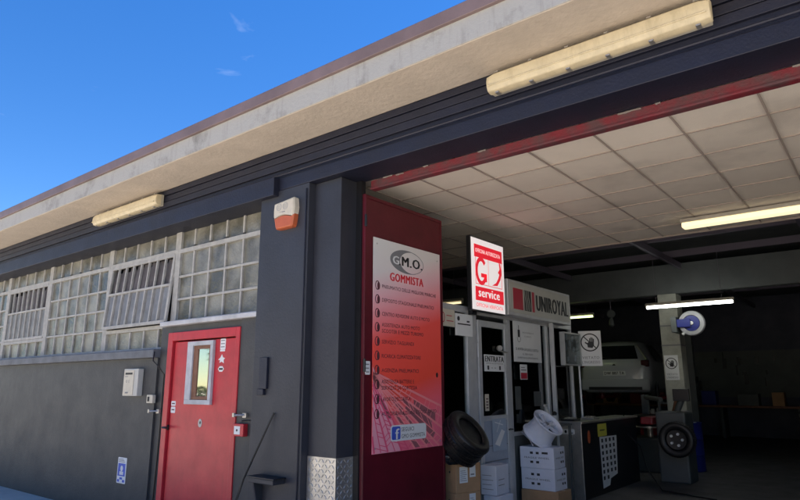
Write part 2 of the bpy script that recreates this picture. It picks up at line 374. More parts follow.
# suspended ceiling: tiles and T-bars
GX0, GY0 = -3.52 - .6 * 6, 5.175 - .6
bm = BM()
for i in range(-1, 18):
    for j in range(-1, 7):
        x0 = GX0 + i * .6; y0 = GY0 + j * .605
        if x0 + .6 > 3.4: continue
        y0c = max(y0, 4.37)
        if y0 + .605 > 8.86: continue
        dz = random.uniform(-.0015, .003)
        box(bm, x0 + .001, x0 + .599, y0c + .001, y0 + .604, 3.602 + dz, 3.618)
part('ceiling_tiles', bm, 'tile', bld)
bm = BM()
for i in range(-1, 19): box(bm, GX0 + i * .6 - .0075, GX0 + i * .6 + .0075, 4.37, 8.82, 3.592, 3.600)
for j in range(0, 8): box(bm, GX0 - .6, 3.4, GY0 + j * .605 - .0075, GY0 + j * .605 + .0075, 3.5935, 3.6015)
box(bm, GX0 - .6, 3.4, 8.815, 8.835, 3.585, 4.3)
part('ceiling_grid', bm, 'ceiling_grid', bld)
# red steel frame round the gateway
bm = BM(); box(bm, -3.86, 3.0, 4.36, 4.43, 3.465, 3.56); box(bm, -3.86, 3.0, 4.345, 4.36, 3.465, 3.485)
part('gateway_frame', bm, 'frame_red', bld, bevel=.004)
bm = BM(); x = -3.7
while x < 2.9:
    L = random.uniform(.03, .22)
    if random.random() < .6:
        zz = 3.556 - random.uniform(0, .010); pp = [(0, 0), (L * .3, -.004), (L * .62, .002), (L, -.001), (L, .010), (0, .010)]
        prism(bm, [(a_, b_ + zz - 3.556) for a_, b_ in pp], .006, Matrix(((1, 0, 0, x), (0, 0, 1, 4.353), (0, 1, 0, 3.552), (0, 0, 0, 1))))
    x += L + random.uniform(.02, .25)
part('flaking_mortar', bm, 'bare_wood', bld)
bm = BM(); box(bm, -3.998, -3.93, 4.30, 4.36, 0, 3.56); part('hinge_gap_dark', bm, 'black_plastic', bld)  # black strip stands in for the dark hinge gap between column and gate leaf

# windows ------------------------------------------------------------------
YW = 4.25
win_grp = 'pressed glass windows along the facade'
def bars(bm, xs, z0, z1, w=.029, y0=YW - .018, y1=YW + .03):
    for x in xs: box(bm, x - w / 2, x + w / 2, y0, y1, z0, z1)
def rails(bm, zs, x0, x1, w=.029, y0=YW - .021, y1=YW + .027):
    for z in zs: box(bm, x0, x1, y0, y1, z - w / 2, z + w / 2)
def panes(bm, xs, zs):
    for a, b in zip(xs, xs[1:]):
        for c, d in zip(zs, zs[1:]):
            q = [bm.verts.new((x, YW + .006 + random.uniform(-.004, .004), z)) for x, z in ((a, c), (b, c), (b, d), (a, d))]
            bm.faces.new(q)
def fixed_window(x0, x1, n, rows, label):
    w = part('window', B(x0, x1, YW + .05, YW + .06, rows[0], 3.56), 'dark_void', bld, label=label)
    xs = [x0 + (x1 - x0) * i / n for i in range(n + 1)]
    bm = BM(); bars(bm, xs[1:-1], rows[0], 3.30); bars(bm, xs[1:-1], 3.25, 3.56)
    bars(bm, (x0 + .02, x1 - .02), rows[0], 3.56, .05, YW - .03, YW + .045); rails(bm, rows[1:], x0, x1)
    rails(bm, (3.245,), x0, x1, .055, YW - .032, YW + .043); rails(bm, (rows[0] + .015, 3.55), x0, x1, .03, YW - .028, YW + .04)
    part('window_frame', bm, 'window_frame', w, bevel=.004)
    bm = BM(); panes(bm, xs, rows + [3.245, 3.56]); part('pane', bm, 'pressed_glass', w)
    return w
fixed_window(-7.02, -5.05, 6, [2.335, 2.625, 2.915], 'six panes wide pressed glass window above the red door')
def hopper_window(x0, x1, label, open_=True):
    w = part('window', B(x0, x1, YW + .10, YW + .11, 2.02, 3.56), 'dark_void', bld, label=label)
    xs = [x0 + (x1 - x0) * i / 5 for i in range(6)]
    bm = BM(); bars(bm, xs[1:-1], 3.25, 3.56); bars(bm, xs[1:-1], 2.02, 2.30)
    bars(bm, (x0 + .03, x1 - .03), 2.0, 3.56, .08, YW - .03, YW + .05)
    rails(bm, (3.255, 2.30), x0, x1, .05, YW - .032, YW + .05); rails(bm, (3.55, 2.03), x0, x1, .03, YW - .028, YW + .04)
    part('window_frame', bm, 'window_frame', w, bevel=.004)
    bm = BM(); panes(bm, xs, [3.255, 3.56]); panes(bm, xs, [2.02, 2.30]); part('pane', bm, 'pressed_glass', w)
    # sash tilting outward from its top edge
    a = R(4.5 if open_ else 0); T = Matrix.Translation((0, YW - .02, 3.225)) @ Matrix.Rotation(-a, 4, 'X')
    h0, h1 = x0 + .08, x1 - .08; H = .875
    bm = BM(); n = 8
    for i in range(n + 1):
        x = h0 + (h1 - h0) * i / n; ww = .013 if 0 < i < n else .022; box(bm, x - ww, x + ww, -.014, .014, -H, 0, T)
    for z, ww in ((-.015, .02), (-.40, .015), (-H, .022)): box(bm, h0, h1, -.017, .011, z - ww, z + ww, T)
    part('sash', bm, 'window_frame', w, bevel=.003)
    # pleated blind behind upper half, ribbed glass in the lower half
    bm = BM(); k = 64; prev = None
    for i in range(k + 1):
        x = h0 + (h1 - h0) * i / k; y = .03 + .014 * math.sin(i * .9) + .008 * math.sin(i * 2.1)
        c = [bm.verts.new(T @ Vector((x, y + .02, -.03 - .05 * (i % 8 > 5)))), bm.verts.new(T @ Vector((x, y, -.40)))]
        if prev: bm.faces.new((prev[0], c[0], c[1], prev[1]))
        prev = c
    part('blind', bm, 'curtain', w, smooth=True)
    bm = BM(); prev = None
    for i in range(k + 1):
        x = h0 + (h1 - h0) * i / k; y = .008 + .004 * math.sin(i * 1.57)
        c = [bm.verts.new(T @ Vector((x, y, -.41))), bm.verts.new(T @ Vector((x, y, -H)))]
        if prev: bm.faces.new((prev[0], c[0], c[1], prev[1]))
        prev = c
    part('ribbed_pane', bm, 'ribbed_glass', w, smooth=True)
hopper_window(-8.80, -7.025, 'tilted open hopper window with ribbed panes, left of the red door')
fixed_window(-10.80, -8.805, 6, [2.02, 2.335, 2.625, 2.915], 'tall pressed glass window left of the tilted hopper window')
hopper_window(-12.6, -10.805, 'second hopper window at the far left, closed', False)
fixed_window(-17.0, -12.605, 13, [2.02, 2.335, 2.625, 2.915], 'long pressed glass window at the far left end')
bm = BM(); box(bm, -7.04, -5.11, 4.05, 4.30, 2.272, 2.33); part('sill', bm, 'window_sill', bld, bevel=.012)
bm = BM(); box(bm, XL, -7.10, 4.03, 4.35, 1.902, 2.005); part('sill', bm, 'ledge_paint', bld, bevel=.012, label='dark grey ledge under the left windows')

# red side door ------------------------------------------------------------
dl, dr = -6.875, -5.475
door = part('door', B(dl + .12, dr - .085, 4.115, 4.16, 0.02, 2.075), 'red_paint', bld, bevel=.004, label='red metal side door with a narrow window')
door_back = None
bm = BM(); box(bm, dl, dl + .10, 4.085, 4.17, 0.0, 2.19); box(bm, dr - .07, dr, 4.085, 4.17, 0.0, 2.19); box(bm, dl + .10, dr - .07, 4.085, 4.17, 2.09, 2.19)
part('door_frame', bm, 'red_paint', door, bevel=.005)
F = Face((0, 4.115, 0), (1, 0, 0))
bm = BM(); wx0, wx1, wz0, wz1 = -6.44, -5.94, 1.36, 2.065
for r in ((wx0, wz0, wx1, wz0 + .05), (wx0, wz1 - .05, wx1, wz1), (wx0, wz0 + .05, wx0 + .11, wz1 - .05), (wx1 - .05, wz0 + .05, wx1, wz1 - .05)): F.rect(bm, *r, 0, .035)
part('window_surround', bm, 'window_sill', door, bevel=.003)
bm = BM()
for r in ((wx0 + .11, wz0 + .05, wx1 - .05, wz0 + .09), (wx0 + .11, wz1 - .09, wx1 - .05, wz1 - .05), (wx0 + .11, wz0 + .09, wx0 + .20, wz1 - .09), (wx1 - .09, wz0 + .09, wx1 - .05, wz1 - .09)): F.rect(bm, *r, 0, .018)
part('window_lining', bm, 'brown_wood', door, bevel=.003)
bm = BM(); F.rect(bm, wx0 + .20, wz0 + .09, wx1 - .09, wz1 - .09, .001, .004); part('pane', bm, 'dark_void', door)
bm = BM(); F.rect(bm, wx0 + .20, wz0 + .09, wx1 - .09, wz1 - .09, .006, .009)
mat('mirror_film', (0.50, 0.52, 0.46), .03, metal=.95); part('mirror_pane', bm, 'mirror_film', door)
bm = BM(); F.rrect(bm, -6.815, 1.06, -6.755, 1.12, .02, 0, .02); tube(bm, [(-6.79, 4.10, 1.09), (-6.79, 4.05, 1.09), (-6.70, 4.045, 1.09)], .011, 8)
part('door_handle', bm, 'black_plastic', door, smooth=True)
bm = BM(); F.disc(bm, -6.14, 1.16, .035, .045, 0, .004); part('keyhole_plate', bm, 'white_plastic', door)
bm = BM(); F.disc(bm, -6.135, 1.165, .012, .016, .004, .006); part('keyhole', bm, 'ink', door)
# stickers on the door
bm = BM(); F.rrect(bm, -5.85, 1.955, -5.755, 2.075, .012, 0, .002); F.rrect(bm, -5.85, 1.935, -5.76, 1.953, .006, 0, .002); part('sticker', bm, 'paper', door)
bm = BM()
for k in range(3): F.rect(bm, -5.84, 2.05 - k * .035, -5.77, 2.06 - k * .035, .002, .003)
part('sticker_print', bm, 'grey_ink', door)
bm = BM(); F.poly(bm, [(-5.875, 1.845), (-5.84, 1.84), (-5.85, 1.81), (-5.81, 1.825), (-5.77, 1.805), (-5.775, 1.845), (-5.75, 1.86), (-5.79, 1.87), (-5.81, 1.905), (-5.835, 1.87)], 0, .002)
part('sticker', bm, 'paper', door)
bm = BM(); F.poly(bm, [(-5.87, 1.745), (-5.84, 1.715), (-5.79, 1.715), (-5.76, 1.745), (-5.79, 1.775), (-5.84, 1.775)], 0, .002); part('sticker', bm, 'paper', door)
bm = BM(); F.rect(bm, -5.85, 1.735, -5.78, 1.755, .002, .003); part('sticker_print', bm, 'ink', door)
bm = BM(); F.rrect(bm, -6.745, 1.335, -6.655, 1.39, .012, 0, .002); F.rrect(bm, -6.745, 1.255, -6.655, 1.325, .012, 0, .002); part('sticker', bm, 'paper', door)
bm = BM(); F.rect(bm, -6.73, 1.355, -6.67, 1.368, .002, .003); F.rect(bm, -6.73, 1.285, -6.67, 1.298, .002, .003); part('sticker_print', bm, 'mid_ink', door)
def hook(x, label):
    bm = BM(); box(bm, x - .03, x + .03, 4.07, 4.099, 1.245, 1.29); tube(bm, [(x, 4.075, 1.27), (x - .05, 4.03, 1.27), (x - .12, 4.03, 1.265)], .010, 8); box(bm, x - .13, x - .10, 4.018, 4.042, 1.25, 1.29)
    single('door_catch', bm, 'steel', label, 'door catch', 'door catches beside the red door', smooth=False)
hook(-5.31, 'small steel door catch right of the red door above the red alarm box')
hook(-6.96, 'small steel door catch left of the red door')

# open red gate leaf -------------------------------------------------------
GXF = -3.90                                        # visible face
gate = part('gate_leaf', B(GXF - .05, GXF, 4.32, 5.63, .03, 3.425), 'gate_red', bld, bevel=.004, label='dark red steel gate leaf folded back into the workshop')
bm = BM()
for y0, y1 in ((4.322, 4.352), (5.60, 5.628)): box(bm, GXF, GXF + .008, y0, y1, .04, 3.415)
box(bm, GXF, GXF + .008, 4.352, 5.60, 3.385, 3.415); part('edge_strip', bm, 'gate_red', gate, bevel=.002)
for z in (.5, 1.75, 3.15):
    bm = BM(); tube(bm, [(GXF + .012, 4.322, z - .06), (GXF + .012, 4.322, z + .06)], .014, 10); part('hinge', bm, 'black_plastic', gate, smooth=True)
bm = BM(); G = Face((GXF, 0, 0), (0, 1, 0)); G.rrect(bm, 4.335, 1.665, 4.405, 1.79, .012, .009, .011); part('sticker', bm, 'paper', gate)
bm = BM(); [G.rect(bm, 4.345, 1.755 - k * .035, 4.39, 1.765 - k * .035, .011, .012) for k in range(3)]; part('sticker_print', bm, 'grey_ink', gate)

# ------------------------------------------------------------------ banner on the gate
y0, y1, z0, z1 = 4.435, 5.565, .945, 3.005
ban = thing('banner', 'tall tyre service banner fading from white to red on the open gate leaf', 'banner', (GXF, 5, z0))
P = Face((GXF + .010, y0, z0), (0, 1, 0)); W, H = y1 - y0, z1 - z0
bm = BM(); P.rect(bm, 0, 0, W, H, 0, .006); part('sheet', bm, 'banner_print', ban)
# structure print, lower left, fanning from a point above left
bm = BM(); bm2 = BM(); bm3 = BM()
vpt = Vector((-.10, .78)); n = 15
ends = [Vector((.02 + i * .105, 0.0)) if i < 11 else Vector((W, .02 + (i - 10.5) * .11)) for i in range(n)]
def clip(a, b):
    d = b - a; t0 = 0.0
    if a.x < 0.004: t0 = (.004 - a.x) / d.x
    return a + d * t0, b
for i, e in enumerate(ends):
    if e.x <= .01: continue
    e = Vector((min(max(e.x, .03), W - .006), max(e.y, .006)))
    a, b = clip(vpt, e)
    if (b - a).length > .05: P.line(bm if i < 6 else bm2, a, b, .012 if i % 2 else .022, .006, .0066)
for i in range(0, 14):
    t = .30 + .052 * i; q = [vpt.lerp(e, t + .03 * ((k * 7) % 3)) for k, e in enumerate(ends)]
    for k in range(len(q) - 1):
        a, b = q[k], q[k + 1]
        if random.random() < .35: continue
        if a.x < .01 or b.x > W - .01 or min(a.y, b.y) < .01: continue
        P.line(bm if k < 6 else bm2, a, b, .008, .0066, .0070)
for i, k, t0, t1 in ((0, 6, .55, .98), (1, 8, .40, .95), (2, 10, .5, .9), (3, 11, .45, .85), (4, 4, .3, .6), (5, 9, .25, .5), (6, 12, .6, .9)):
    a = vpt.lerp(ends[k], t0); b = vpt.lerp(ends[k], t1); c = vpt.lerp(ends[min(k + 1, n - 1)], t1); d = vpt.lerp(ends[min(k + 1, n - 1)], t0)
    pts = [(min(max(v.x, .004), W - .004), max(v.y, .004)) for v in (a, b, c, d)]
    P.poly(bm3, pts, .0054, .0063)
part('line_print', bm, 'pink_ink', ban); part('line_print', bm2, 'pale_pink', ban)
mat('grey_rose', (.30, .10, .12), .5); part('shade_print', bm3, 'grey_rose', ban)
bm = BM()                                           # pale ground of the print at lower left
P.poly(bm, [(0.002, .002), (.42, .002), (.30, .28), (.12, .62), (.002, .80)], .0050, .0062); mat('rose_ground', (.86, .36, .44), .4); part('pale_print', bm, 'rose_ground', ban)
# logo
LX, LY, RX, RY = .54, 1.882, .283, .124
bm = BM(); P.ring(bm, LX, LY, RX, RY, .006, .006, .0072, 60)
pts = []; inner = []
for i in range(25):
    t = R(62 + 236 * i / 24); pts.append((LX + RX * math.cos(t), LY + RY * math.sin(t)))
    t = R(75 + 210 * i / 24); inner.append((LX + .085 + RX * .74 * math.cos(t), LY + RY * .92 * math.sin(t)))
for k in range(24): P.poly(bm, [pts[k], pts[k + 1], inner[k + 1], inner[k]], .006, .0070)
part('logo_ring', bm, 'grey_ink', ban)
bm = BM(); P.text(bm, 'G', .30, LY - .045, .085, .095, .06, .0085); part('logo_initial', bm, 'paper', ban)
bm = BM(); P.text(bm, '.M.O.', .40, LY - .048, .10, .395, .07, .0088); part('logo_lettering', bm, 'ink', ban)
bm = BM(); P.text(bm, 'GOMMISTA', .257, 1.655, .085, .555, .06, .0075); part('title_lettering', bm, 'red_ink', ban)
bm = BM(); bt = BM()
rows = [(['PNEUMATICI DELLE MIGLIORI MARCHE'], .915), (['DEPOSITO STAGIONALE PNEUMATICI'], .87), (['CENTRO REVISIONI AUTO E MOTO'], .79),
        (['ASSISTENZA AUTO MOTO', 'SCOOTER E MEZZI TURISMO'], .615), (['SERVIZIO TAGLIANDI'], .51), (['RICARICA CLIMATIZZATORE'], .625), (['AGENZIA PNEUMATICI'], .59),
        (['ASSISTENZA BATTERIE E', 'SERVIZIO DI CORTESIA'], .51), (['LAVORI DI MECCANICA'], .45), (['AUTORIPARAZIONI E SOCCORSO'], .895)]
for k, (lines, w) in enumerate(rows):
    yy = 1.579 - .136 * k
    bm = BM(); P.ring(bm, .062, yy + .004, .034, .046, .009, .006, .0075, 20); P.disc(bm, .078, yy, .020, .040, .0076, .0085, 16); part('tyre_bullet', bm, 'mid_ink', ban)
    for j, t in enumerate(lines):
        bt = BM(); P.text(bt, t, .130, yy - .016 - (j - (len(lines) - 1) / 2) * .060, .036, w * (1 if j == 0 else 1.1), .004, .0085); part('list_lettering', bt, 'mid_ink', ban)
bm = BM(); P.rrect(bm, .266, .095, .838, .245, .03, .008, .010); part('card', bm, 'paper', ban)
bm = BM(); P.rrect(bm, .283, .110, .415, .232, .02, .010, .011); part('card_symbol', bm, 'blue_ink', ban)
bm = BM(); P.text(bm, 'f', .335, .114, .10, .058, .04, .0125); part('card_symbol_letter', bm, 'paper', ban)
bm = BM(); P.text(bm, 'SEGUICI', .43, .182, .038, .20, .004, .0115); P.text(bm, 'GMO GOMMISTA', .43, .118, .038, .385, .004, .0115); part('card_lettering', bm, 'ink', ban)
bm = BM()
for x, y in ((.05, H - .06), (W - .05, H - .08), (.04, .05), (W - .04, .05)): P.disc(bm, x, y, .008, .008, .006, .010, 12)
part('screw', bm, 'steel', ban)
bm = BM(); P.disc(bm, 1.047, .729, .018, .026, .006, .010, 16); part('worn_spot', bm, 'ink', ban)

# ------------------------------------------------------------------ chequer plate corner guard on the column
cg = thing('corner_guard', 'chequer plate metal corner guard round the foot of the column', 'corner guard', (-4.0, 4.08, 0))
bm = BM(); box(bm, -4.36, -3.994, 4.079, 4.0845, .02, .935); box(bm, -3.9995, -3.994, 4.0845, 4.335, .02, .935); part('sheet', bm, 'steel', cg)
bm = BM()
def lozenge(bm, m, L=.030, w=.0085, h=.0025):
    p = [(-L / 2, 0), (0, -w / 2), (L / 2, 0), (0, w / 2)]; a = [bm.verts.new(m @ Vector((x, y, 0))) for x, y in p]; b = [bm.verts.new(m @ Vector((x * .7, y * .55, h))) for x, y in p]
    bm.faces.new(b)
    for i in range(4): bm.faces.new((a[i], a[(i + 1) % 4], b[(i + 1) % 4], b[i]))
PA = Face((-4.355, 4.079, .02), (1, 0, 0)); PB = Face((-3.994, 4.087, .02), (0, 1, 0))
for face, wd in ((PA, .355), (PB, .245)):
    nx = int(wd / .043); ny = 21
    for i in range(nx):
        for j in range(ny):
            lozenge(bm, face.m @ Matrix.Translation((.024 + i * .043, .024 + j * .043, .0)) @ Matrix.Rotation(R(48 if (i + j) % 2 else -48), 4, 'Z'), .046, .015, .005)
part('raised_pattern', bm, 'steel', cg)

# ------------------------------------------------------------------ lamps under the eaves
def batten(x0, x1, label, name='batten_lamp'):
    t = thing(name, label, 'lamp', ((x0 + x1) / 2, 3.97, 3.80), group='yellowed batten lamps under the eaves')
    part('base', B(x0 + .01, x1 - .01, 3.955, 3.998, 3.815, 3.965), 'lamp_base', t, bevel=.004)
    bm = BM(); prof = [(3.955, 3.805), (3.925, 3.80), (3.885, 3.815), (3.868, 3.85), (3.865, 3.90), (3.875, 3.945), (3.905, 3.965), (3.955, 3.972)]
    n = 24; rings = []
    for i in range(n + 1):
        x = x0 + (x1 - x0) * i / n; s = .86 if i in (0, n) else 1
        rings.append([bm.verts.new((x, 3.955 + (y - 3.955) * s, 3.885 + (z - 3.885) * s)) for y, z in prof])
    for a, b in zip(rings, rings[1:]):
        for k in range(len(prof) - 1): bm.faces.new((a[k], a[k + 1], b[k + 1], b[k]))
    bm.faces.new(rings[0]); bm.faces.new(rings[-1][::-1]); part('diffuser', bm, 'diffuser', t, bevel=.006, smooth=True)
    bm = BM(); tube(bm, [(x0 + .02, 3.864, 3.855), (x1 - .02, 3.864, 3.855)], .006, 6); part('ridge', bm, 'diffuser', t, smooth=True)
    for i in range(6):
        x = x0 + .08 + (x1 - x0 - .16) * i / 5
        for z in (3.967, 3.795): part('clip', B(x - .015, x + .015, 3.90, 3.957, z, z + .01), 'steel', t)
batten(-2.235, -.62, 'yellowed batten lamp over the open gateway'); batten(-8.78, -7.08, 'yellowed batten lamp over the facade windows')

# ------------------------------------------------------------------ things on the wall
al = thing('alarm_siren', 'cream and orange alarm siren box high on the dark pillar', 'alarm siren', (-4.66, 4.0, 3.12))
A = Face((-4.66, 4.0, 3.12), (1, 0, 0))
def bulged(face, outline, depth, inset=.82):
    bm = BM(); c = Vector((sum(x for x, y in outline) / len(outline), sum(y for x, y in outline) / len(outline)))
    lv = []
    for d, s in ((0, 1), (depth * .75, 1), (depth * .95, .93), (depth, inset)):
        lv.append([bm.verts.new(face.m @ Vector((c.x + (x - c.x) * s, c.y + (y - c.y) * s, d))) for x, y in outline])
    for a, b in zip(lv, lv[1:]):
        for i in range(len(outline)): j = (i + 1) % len(outline); bm.faces.new((a[i], a[j], b[j], b[i]))
    bm.faces.new(lv[0][::-1]); bm.faces.new(lv[-1]); return bm
def wave(x): return .115 + .022 * math.sin((x + .14) * 13)
top = [(-.15, .275), (-.158, .20), (-.155, .13)] + [(x / 100, wave(x / 100)) for x in range(-14, 15, 2)] + [(.15, .14), (.158, .20), (.148, .285), (.14, .302)]
bot = [(-.152, .122), (-.128, .022), (-.115, .0), (.115, .0), (.13, .022), (.149, .13)] + [(x / 100, wave(x / 100) - .004) for x in range(14, -15, -2)]
part('cover', bulged(A, top, .075, .86), 'cream_plastic', al, smooth=False); part('strobe_lens', bulged(A, bot, .07, .86), 'orange_plastic', al)
bm = BM(); A.ring(bm, -.065, .225, .038, .038, .006, .0755, .0765, 24); A.ring(bm, .03, .225, .038, .038, .006, .0755, .0765, 24)
for k in range(5): A.rect(bm, -.092, .205 + k * .009, -.04, .208 + k * .009, .0755, .0765); A.rect(bm, .003, .205 + k * .009, .057, .208 + k * .009, .0755, .0765)
part('grille', bm, 'grey_plastic', al)
bm = BM(); A.rect(bm, -.055, .168, -.028, .172, .0755, .0765); A.rect(bm, -.02, .163, .03, .172, .0755, .0765); part('emblem', bm, 'grey_ink', al)

ic = thing('meter_box', 'beige intercom box with a dark slot on the grey wall left of the red door', 'intercom', (-7.57, 4.1, 1.44))
A = Face((-7.57, 4.10, 1.44), (1, 0, 0))
bm = BM(); A.rect(bm, -.175, 0, .175, .335, 0, .075); part('case', bm, 'white_plastic', ic, bevel=.008)
bm = BM(); A.rect(bm, -.155, .015, .085, .315, .0755, .082); part('cover_panel', bm, 'cream_plastic', ic, bevel=.004)
bm = BM(); A.rect(bm, -.12, .262, .05, .287, .082, .084); part('slot', bm, 'ink', ic)
bm = BM(); A.rect(bm, -.13, .235, -.05, .243, .082, .083); A.ring(bm, -.08, .18, .017, .017, .004, .082, .083, 16); A.ring(bm, -.02, .18, .017, .017, .004, .082, .083, 16); A.poly(bm, [(-.10, .03), (-.03, .03), (-.02, .05), (-.09, .05)], .082, .083)
part('markings', bm, 'grey_ink', ic)
sw = thing('bell_switch', 'small cream bell switch with a black rocker near the red door', 'switch', (-7.13, 4.1, 1.36))
A = Face((-7.13, 4.10, 1.36), (1, 0, 0)); bm = BM(); A.rect(bm, -.075, 0, .06, .098, 0, .045); part('case', bm, 'cream_plastic', sw, bevel=.006)
bm = BM(); A.rect(bm, -.045, .02, -.01, .075, .045, .053); part('rocker', bm, 'ink', sw, bevel=.002)
fa = thing('fire_alarm_box', 'small red alarm call box right of the red door', 'alarm box', (-5.36, 4.1, 1.06))
A = Face((-5.36, 4.10, 1.06), (1, 0, 0)); bm = BM(); A.rect(bm, -.085, 0, .085, .125, 0, .06); part('case', bm, 'red_paint', fa, bevel=.006)
bm = BM(); A.rect(bm, -.06, .02, .035, .10, .060, .063); part('glass_panel', bm, 'paper', fa); bm = BM(); A.disc(bm, -.012, .06, .012, .012, .063, .066, 14); part('button', bm, 'ink', fa)
bm = BM(); tube(bm, [(-5.36, 4.088, 1.19), (-5.36, 4.088, 1.215), (-5.20, 4.088, 1.222), (-5.16, 4.088, 1.235)], .006, 6); part('cable', bm, 'black_plastic', fa)
ws = thing('wall_plaque', 'narrow blue and white sticker plaque low on the grey wall', 'plaque', (-7.72, 4.1, .385))
A = Face((-7.72, 4.10, .385), (1, 0, 0)); bm = BM(); A.rrect(bm, -.105, 0, .105, .305, .012, 0, .003); part('panel', bm, 'paper', ws)
bm = BM(); A.rect(bm, -.09, .085, .085, .235, .003, .004); A.rect(bm, -.09, .015, -.04, .045, .003, .004); A.rect(bm, .035, .015, .085, .045, .003, .004); A.rect(bm, -.035, .045, .03, .07, .003, .004); part('blue_print', bm, 'blue_ink', ws)
bm = BM(); A.disc(bm, 0, .175, .03, .035, .004, .005, 12); A.rect(bm, -.045, .10, .045, .14, .004, .005); part('white_print', bm, 'paper', ws)
bm = BM(); [A.rect(bm, -.09, .25 + k * .016, .07 - k * .02, .257 + k * .016, .003, .004) for k in range(3)]; part('grey_print', bm, 'grey_ink', ws)
# recessed dark strip box, pole and bracket on the pillar
single('cable_cover', box(box(BM(), -4.985, -4.865, 3.972, 3.999, 1.535, 1.84), -5.0, -4.90, 3.965, 3.999, 1.475, 1.533), 'beam_paint', 'narrow dark blue cable cover on the pillar right of the red door', 'cable cover', bevel=.004)
pl = thing('leaning_bar', 'black metal bar leaning against the pillar beside its grey bracket', 'metal bar', (-5.05, 3.7, 0))
bm = BM(); tube(bm, [(-5.16, 3.74, .0), (-5.0, 3.86, .70), (-4.745, 3.985, 1.31)], .016, 8, r2=.010); part('bar', bm, 'black_plastic', pl, smooth=True)
bm = BM(); box(bm, -5.19, -5.13, 3.70, 3.78, 0, .012); part('foot', bm, 'black_plastic', pl)
br = thing('wall_bracket', 'grey metal bracket shelf fixed low on the dark pillar', 'bracket', (-4.75, 4.0, .6))
bm = BM(); box(bm, -4.93, -4.57, 3.86, 3.998, .68, .725); part('shelf', bm, 'pillar_paint', br, bevel=.006)
bm = BM(); box(bm, -4.94, -4.55, 3.85, 3.998, .726, .738); part('lip', bm, 'black_plastic', br, bevel=.003)
bm = BM(); prism(bm, [(0, 0), (.11, 0), (0, -.42)], .02, Matrix(((0, 0, 1, -4.90), (-1, 0, 0, 3.998), (0, 1, 0, .68), (0, 0, 0, 1)))); part('gusset', bm, 'pillar_paint', br)
# black cable dropping beside the red door
bm = BM(); tube(bm, [(-7.05, 4.02, 1.97), (-7.03, 4.0, 1.86), (-6.97, 4.03, 1.80), (-6.955, 4.115, 1.70), (-6.96, 4.118, 1.0), (-6.99, 4.118, .3), (-6.99, 4.118, 0.01)], .008, 7)
single('hanging_cable', bm, 'black_plastic', 'black cable running down the wall left of the red door', 'cable', smooth=True)
bm = BM(); tube(bm, [(-4.395, 3.99, 3.5), (-4.39, 3.99, 2.0), (-4.40, 3.99, .02)], .007, 6); single('pillar_cable', bm, 'beam_paint', 'thin dark cable down the edge of the big pillar', 'cable', smooth=True)
# small bits of dangling debris under the beam
# ------------------------------------------------------------------ glazed office partition inside
PX = -4.0
of = thing('office_partition', 'aluminium framed glass office front inside the gateway', 'office front', (PX, 7.5, 0))
bm = BM()
for a, b in ((5.70, 5.76), (6.29, 6.50), (7.28, 7.36), (8.44, 8.51), (9.32, 9.36)): box(bm, PX - .06, PX, a, b, .012, 2.42)
part('posts', bm, 'aluminium', of, bevel=.006)
bm = BM(); box(bm, PX - .062, PX + .002, 5.70, 9.36, 2.42, 2.50); box(bm, PX - .05, PX - .01, 5.76, 6.29, .92, .97); box(bm, PX - .05, PX - .01, 7.36, 9.32, .92, .97)
part('rails', bm, 'aluminium', of, bevel=.005)
bm = BM(); box(bm, PX - .036, PX - .030, 5.76, 6.29, .97, 2.42); box(bm, PX - .036, PX - .030, 7.36, 8.44, .97, 2.42); box(bm, PX - .036, PX - .030, 8.51, 9.32, .97, 2.42)
part('glass', bm, 'clear_glass', of)
bm = BM(); box(bm, PX - .045, PX - .02, 5.76, 6.29, .012, .92); box(bm, PX - .045, PX - .02, 7.36, 9.32, .012, .92); part('lower_panel', bm, 'interior_grey', of)
part('roof', B(-6.3, PX - .065, 5.70, 9.36, 2.44, 2.50), 'office_wall', of)
bm = BM(); box(bm, -6.3, PX - .065, 9.33, 9.36, .012, 2.44); box(bm, -6.3, -6.27, 5.72, 9.33, .012, 2.44); part('back_panel', bm, 'office_wall', of)
od = part('office_door', box(box(box(box(BM(), PX - .03, PX + .012, 6.52, 6.60, .03, 2.36), PX - .03, PX + .012, 7.18, 7.27, .03, 2.36), PX - .03, PX + .012, 6.60, 7.18, 2.28, 2.36), PX - .03, PX + .012, 6.60, 7.18, 1.14, 1.20), 'aluminium', of, bevel=.005)
bm = BM(); box(bm, PX - .012, PX - .006, 6.60, 7.18, 1.20, 2.28); part('glass', bm, 'clear_glass', od)
mat('door_panel', (.34, .38, .45), .5, var=.15); bm = BM(); box(bm, PX - .012, PX + .004, 6.60, 7.18, .03, 1.14); part('lower_panel', bm, 'door_panel', od)
bm = BM(); [box(bm, PX + .004, PX + .008, 6.61, 7.17, z, z + .012) for z in (.30, .48, .66, .84)]; part('seams', bm, 'grey_ink', od)
bm = BM(); tube(bm, [(PX + .02, 7.215, 1.02), (PX + .06, 7.215, 1.02), (PX + .06, 7.12, 1.02)], .010, 8); part('door_handle', bm, 'black_plastic', od, smooth=True)
bm = BM(); tube(bm, [(PX + .02, 7.0, 2.03), (PX + .05, 6.98, 2.03)], .035, 12); tube(bm, [(PX + .03, 6.98, 2.0), (PX + .03, 7.2, 1.98)], .01, 8); part('door_stay', bm, 'steel', od)

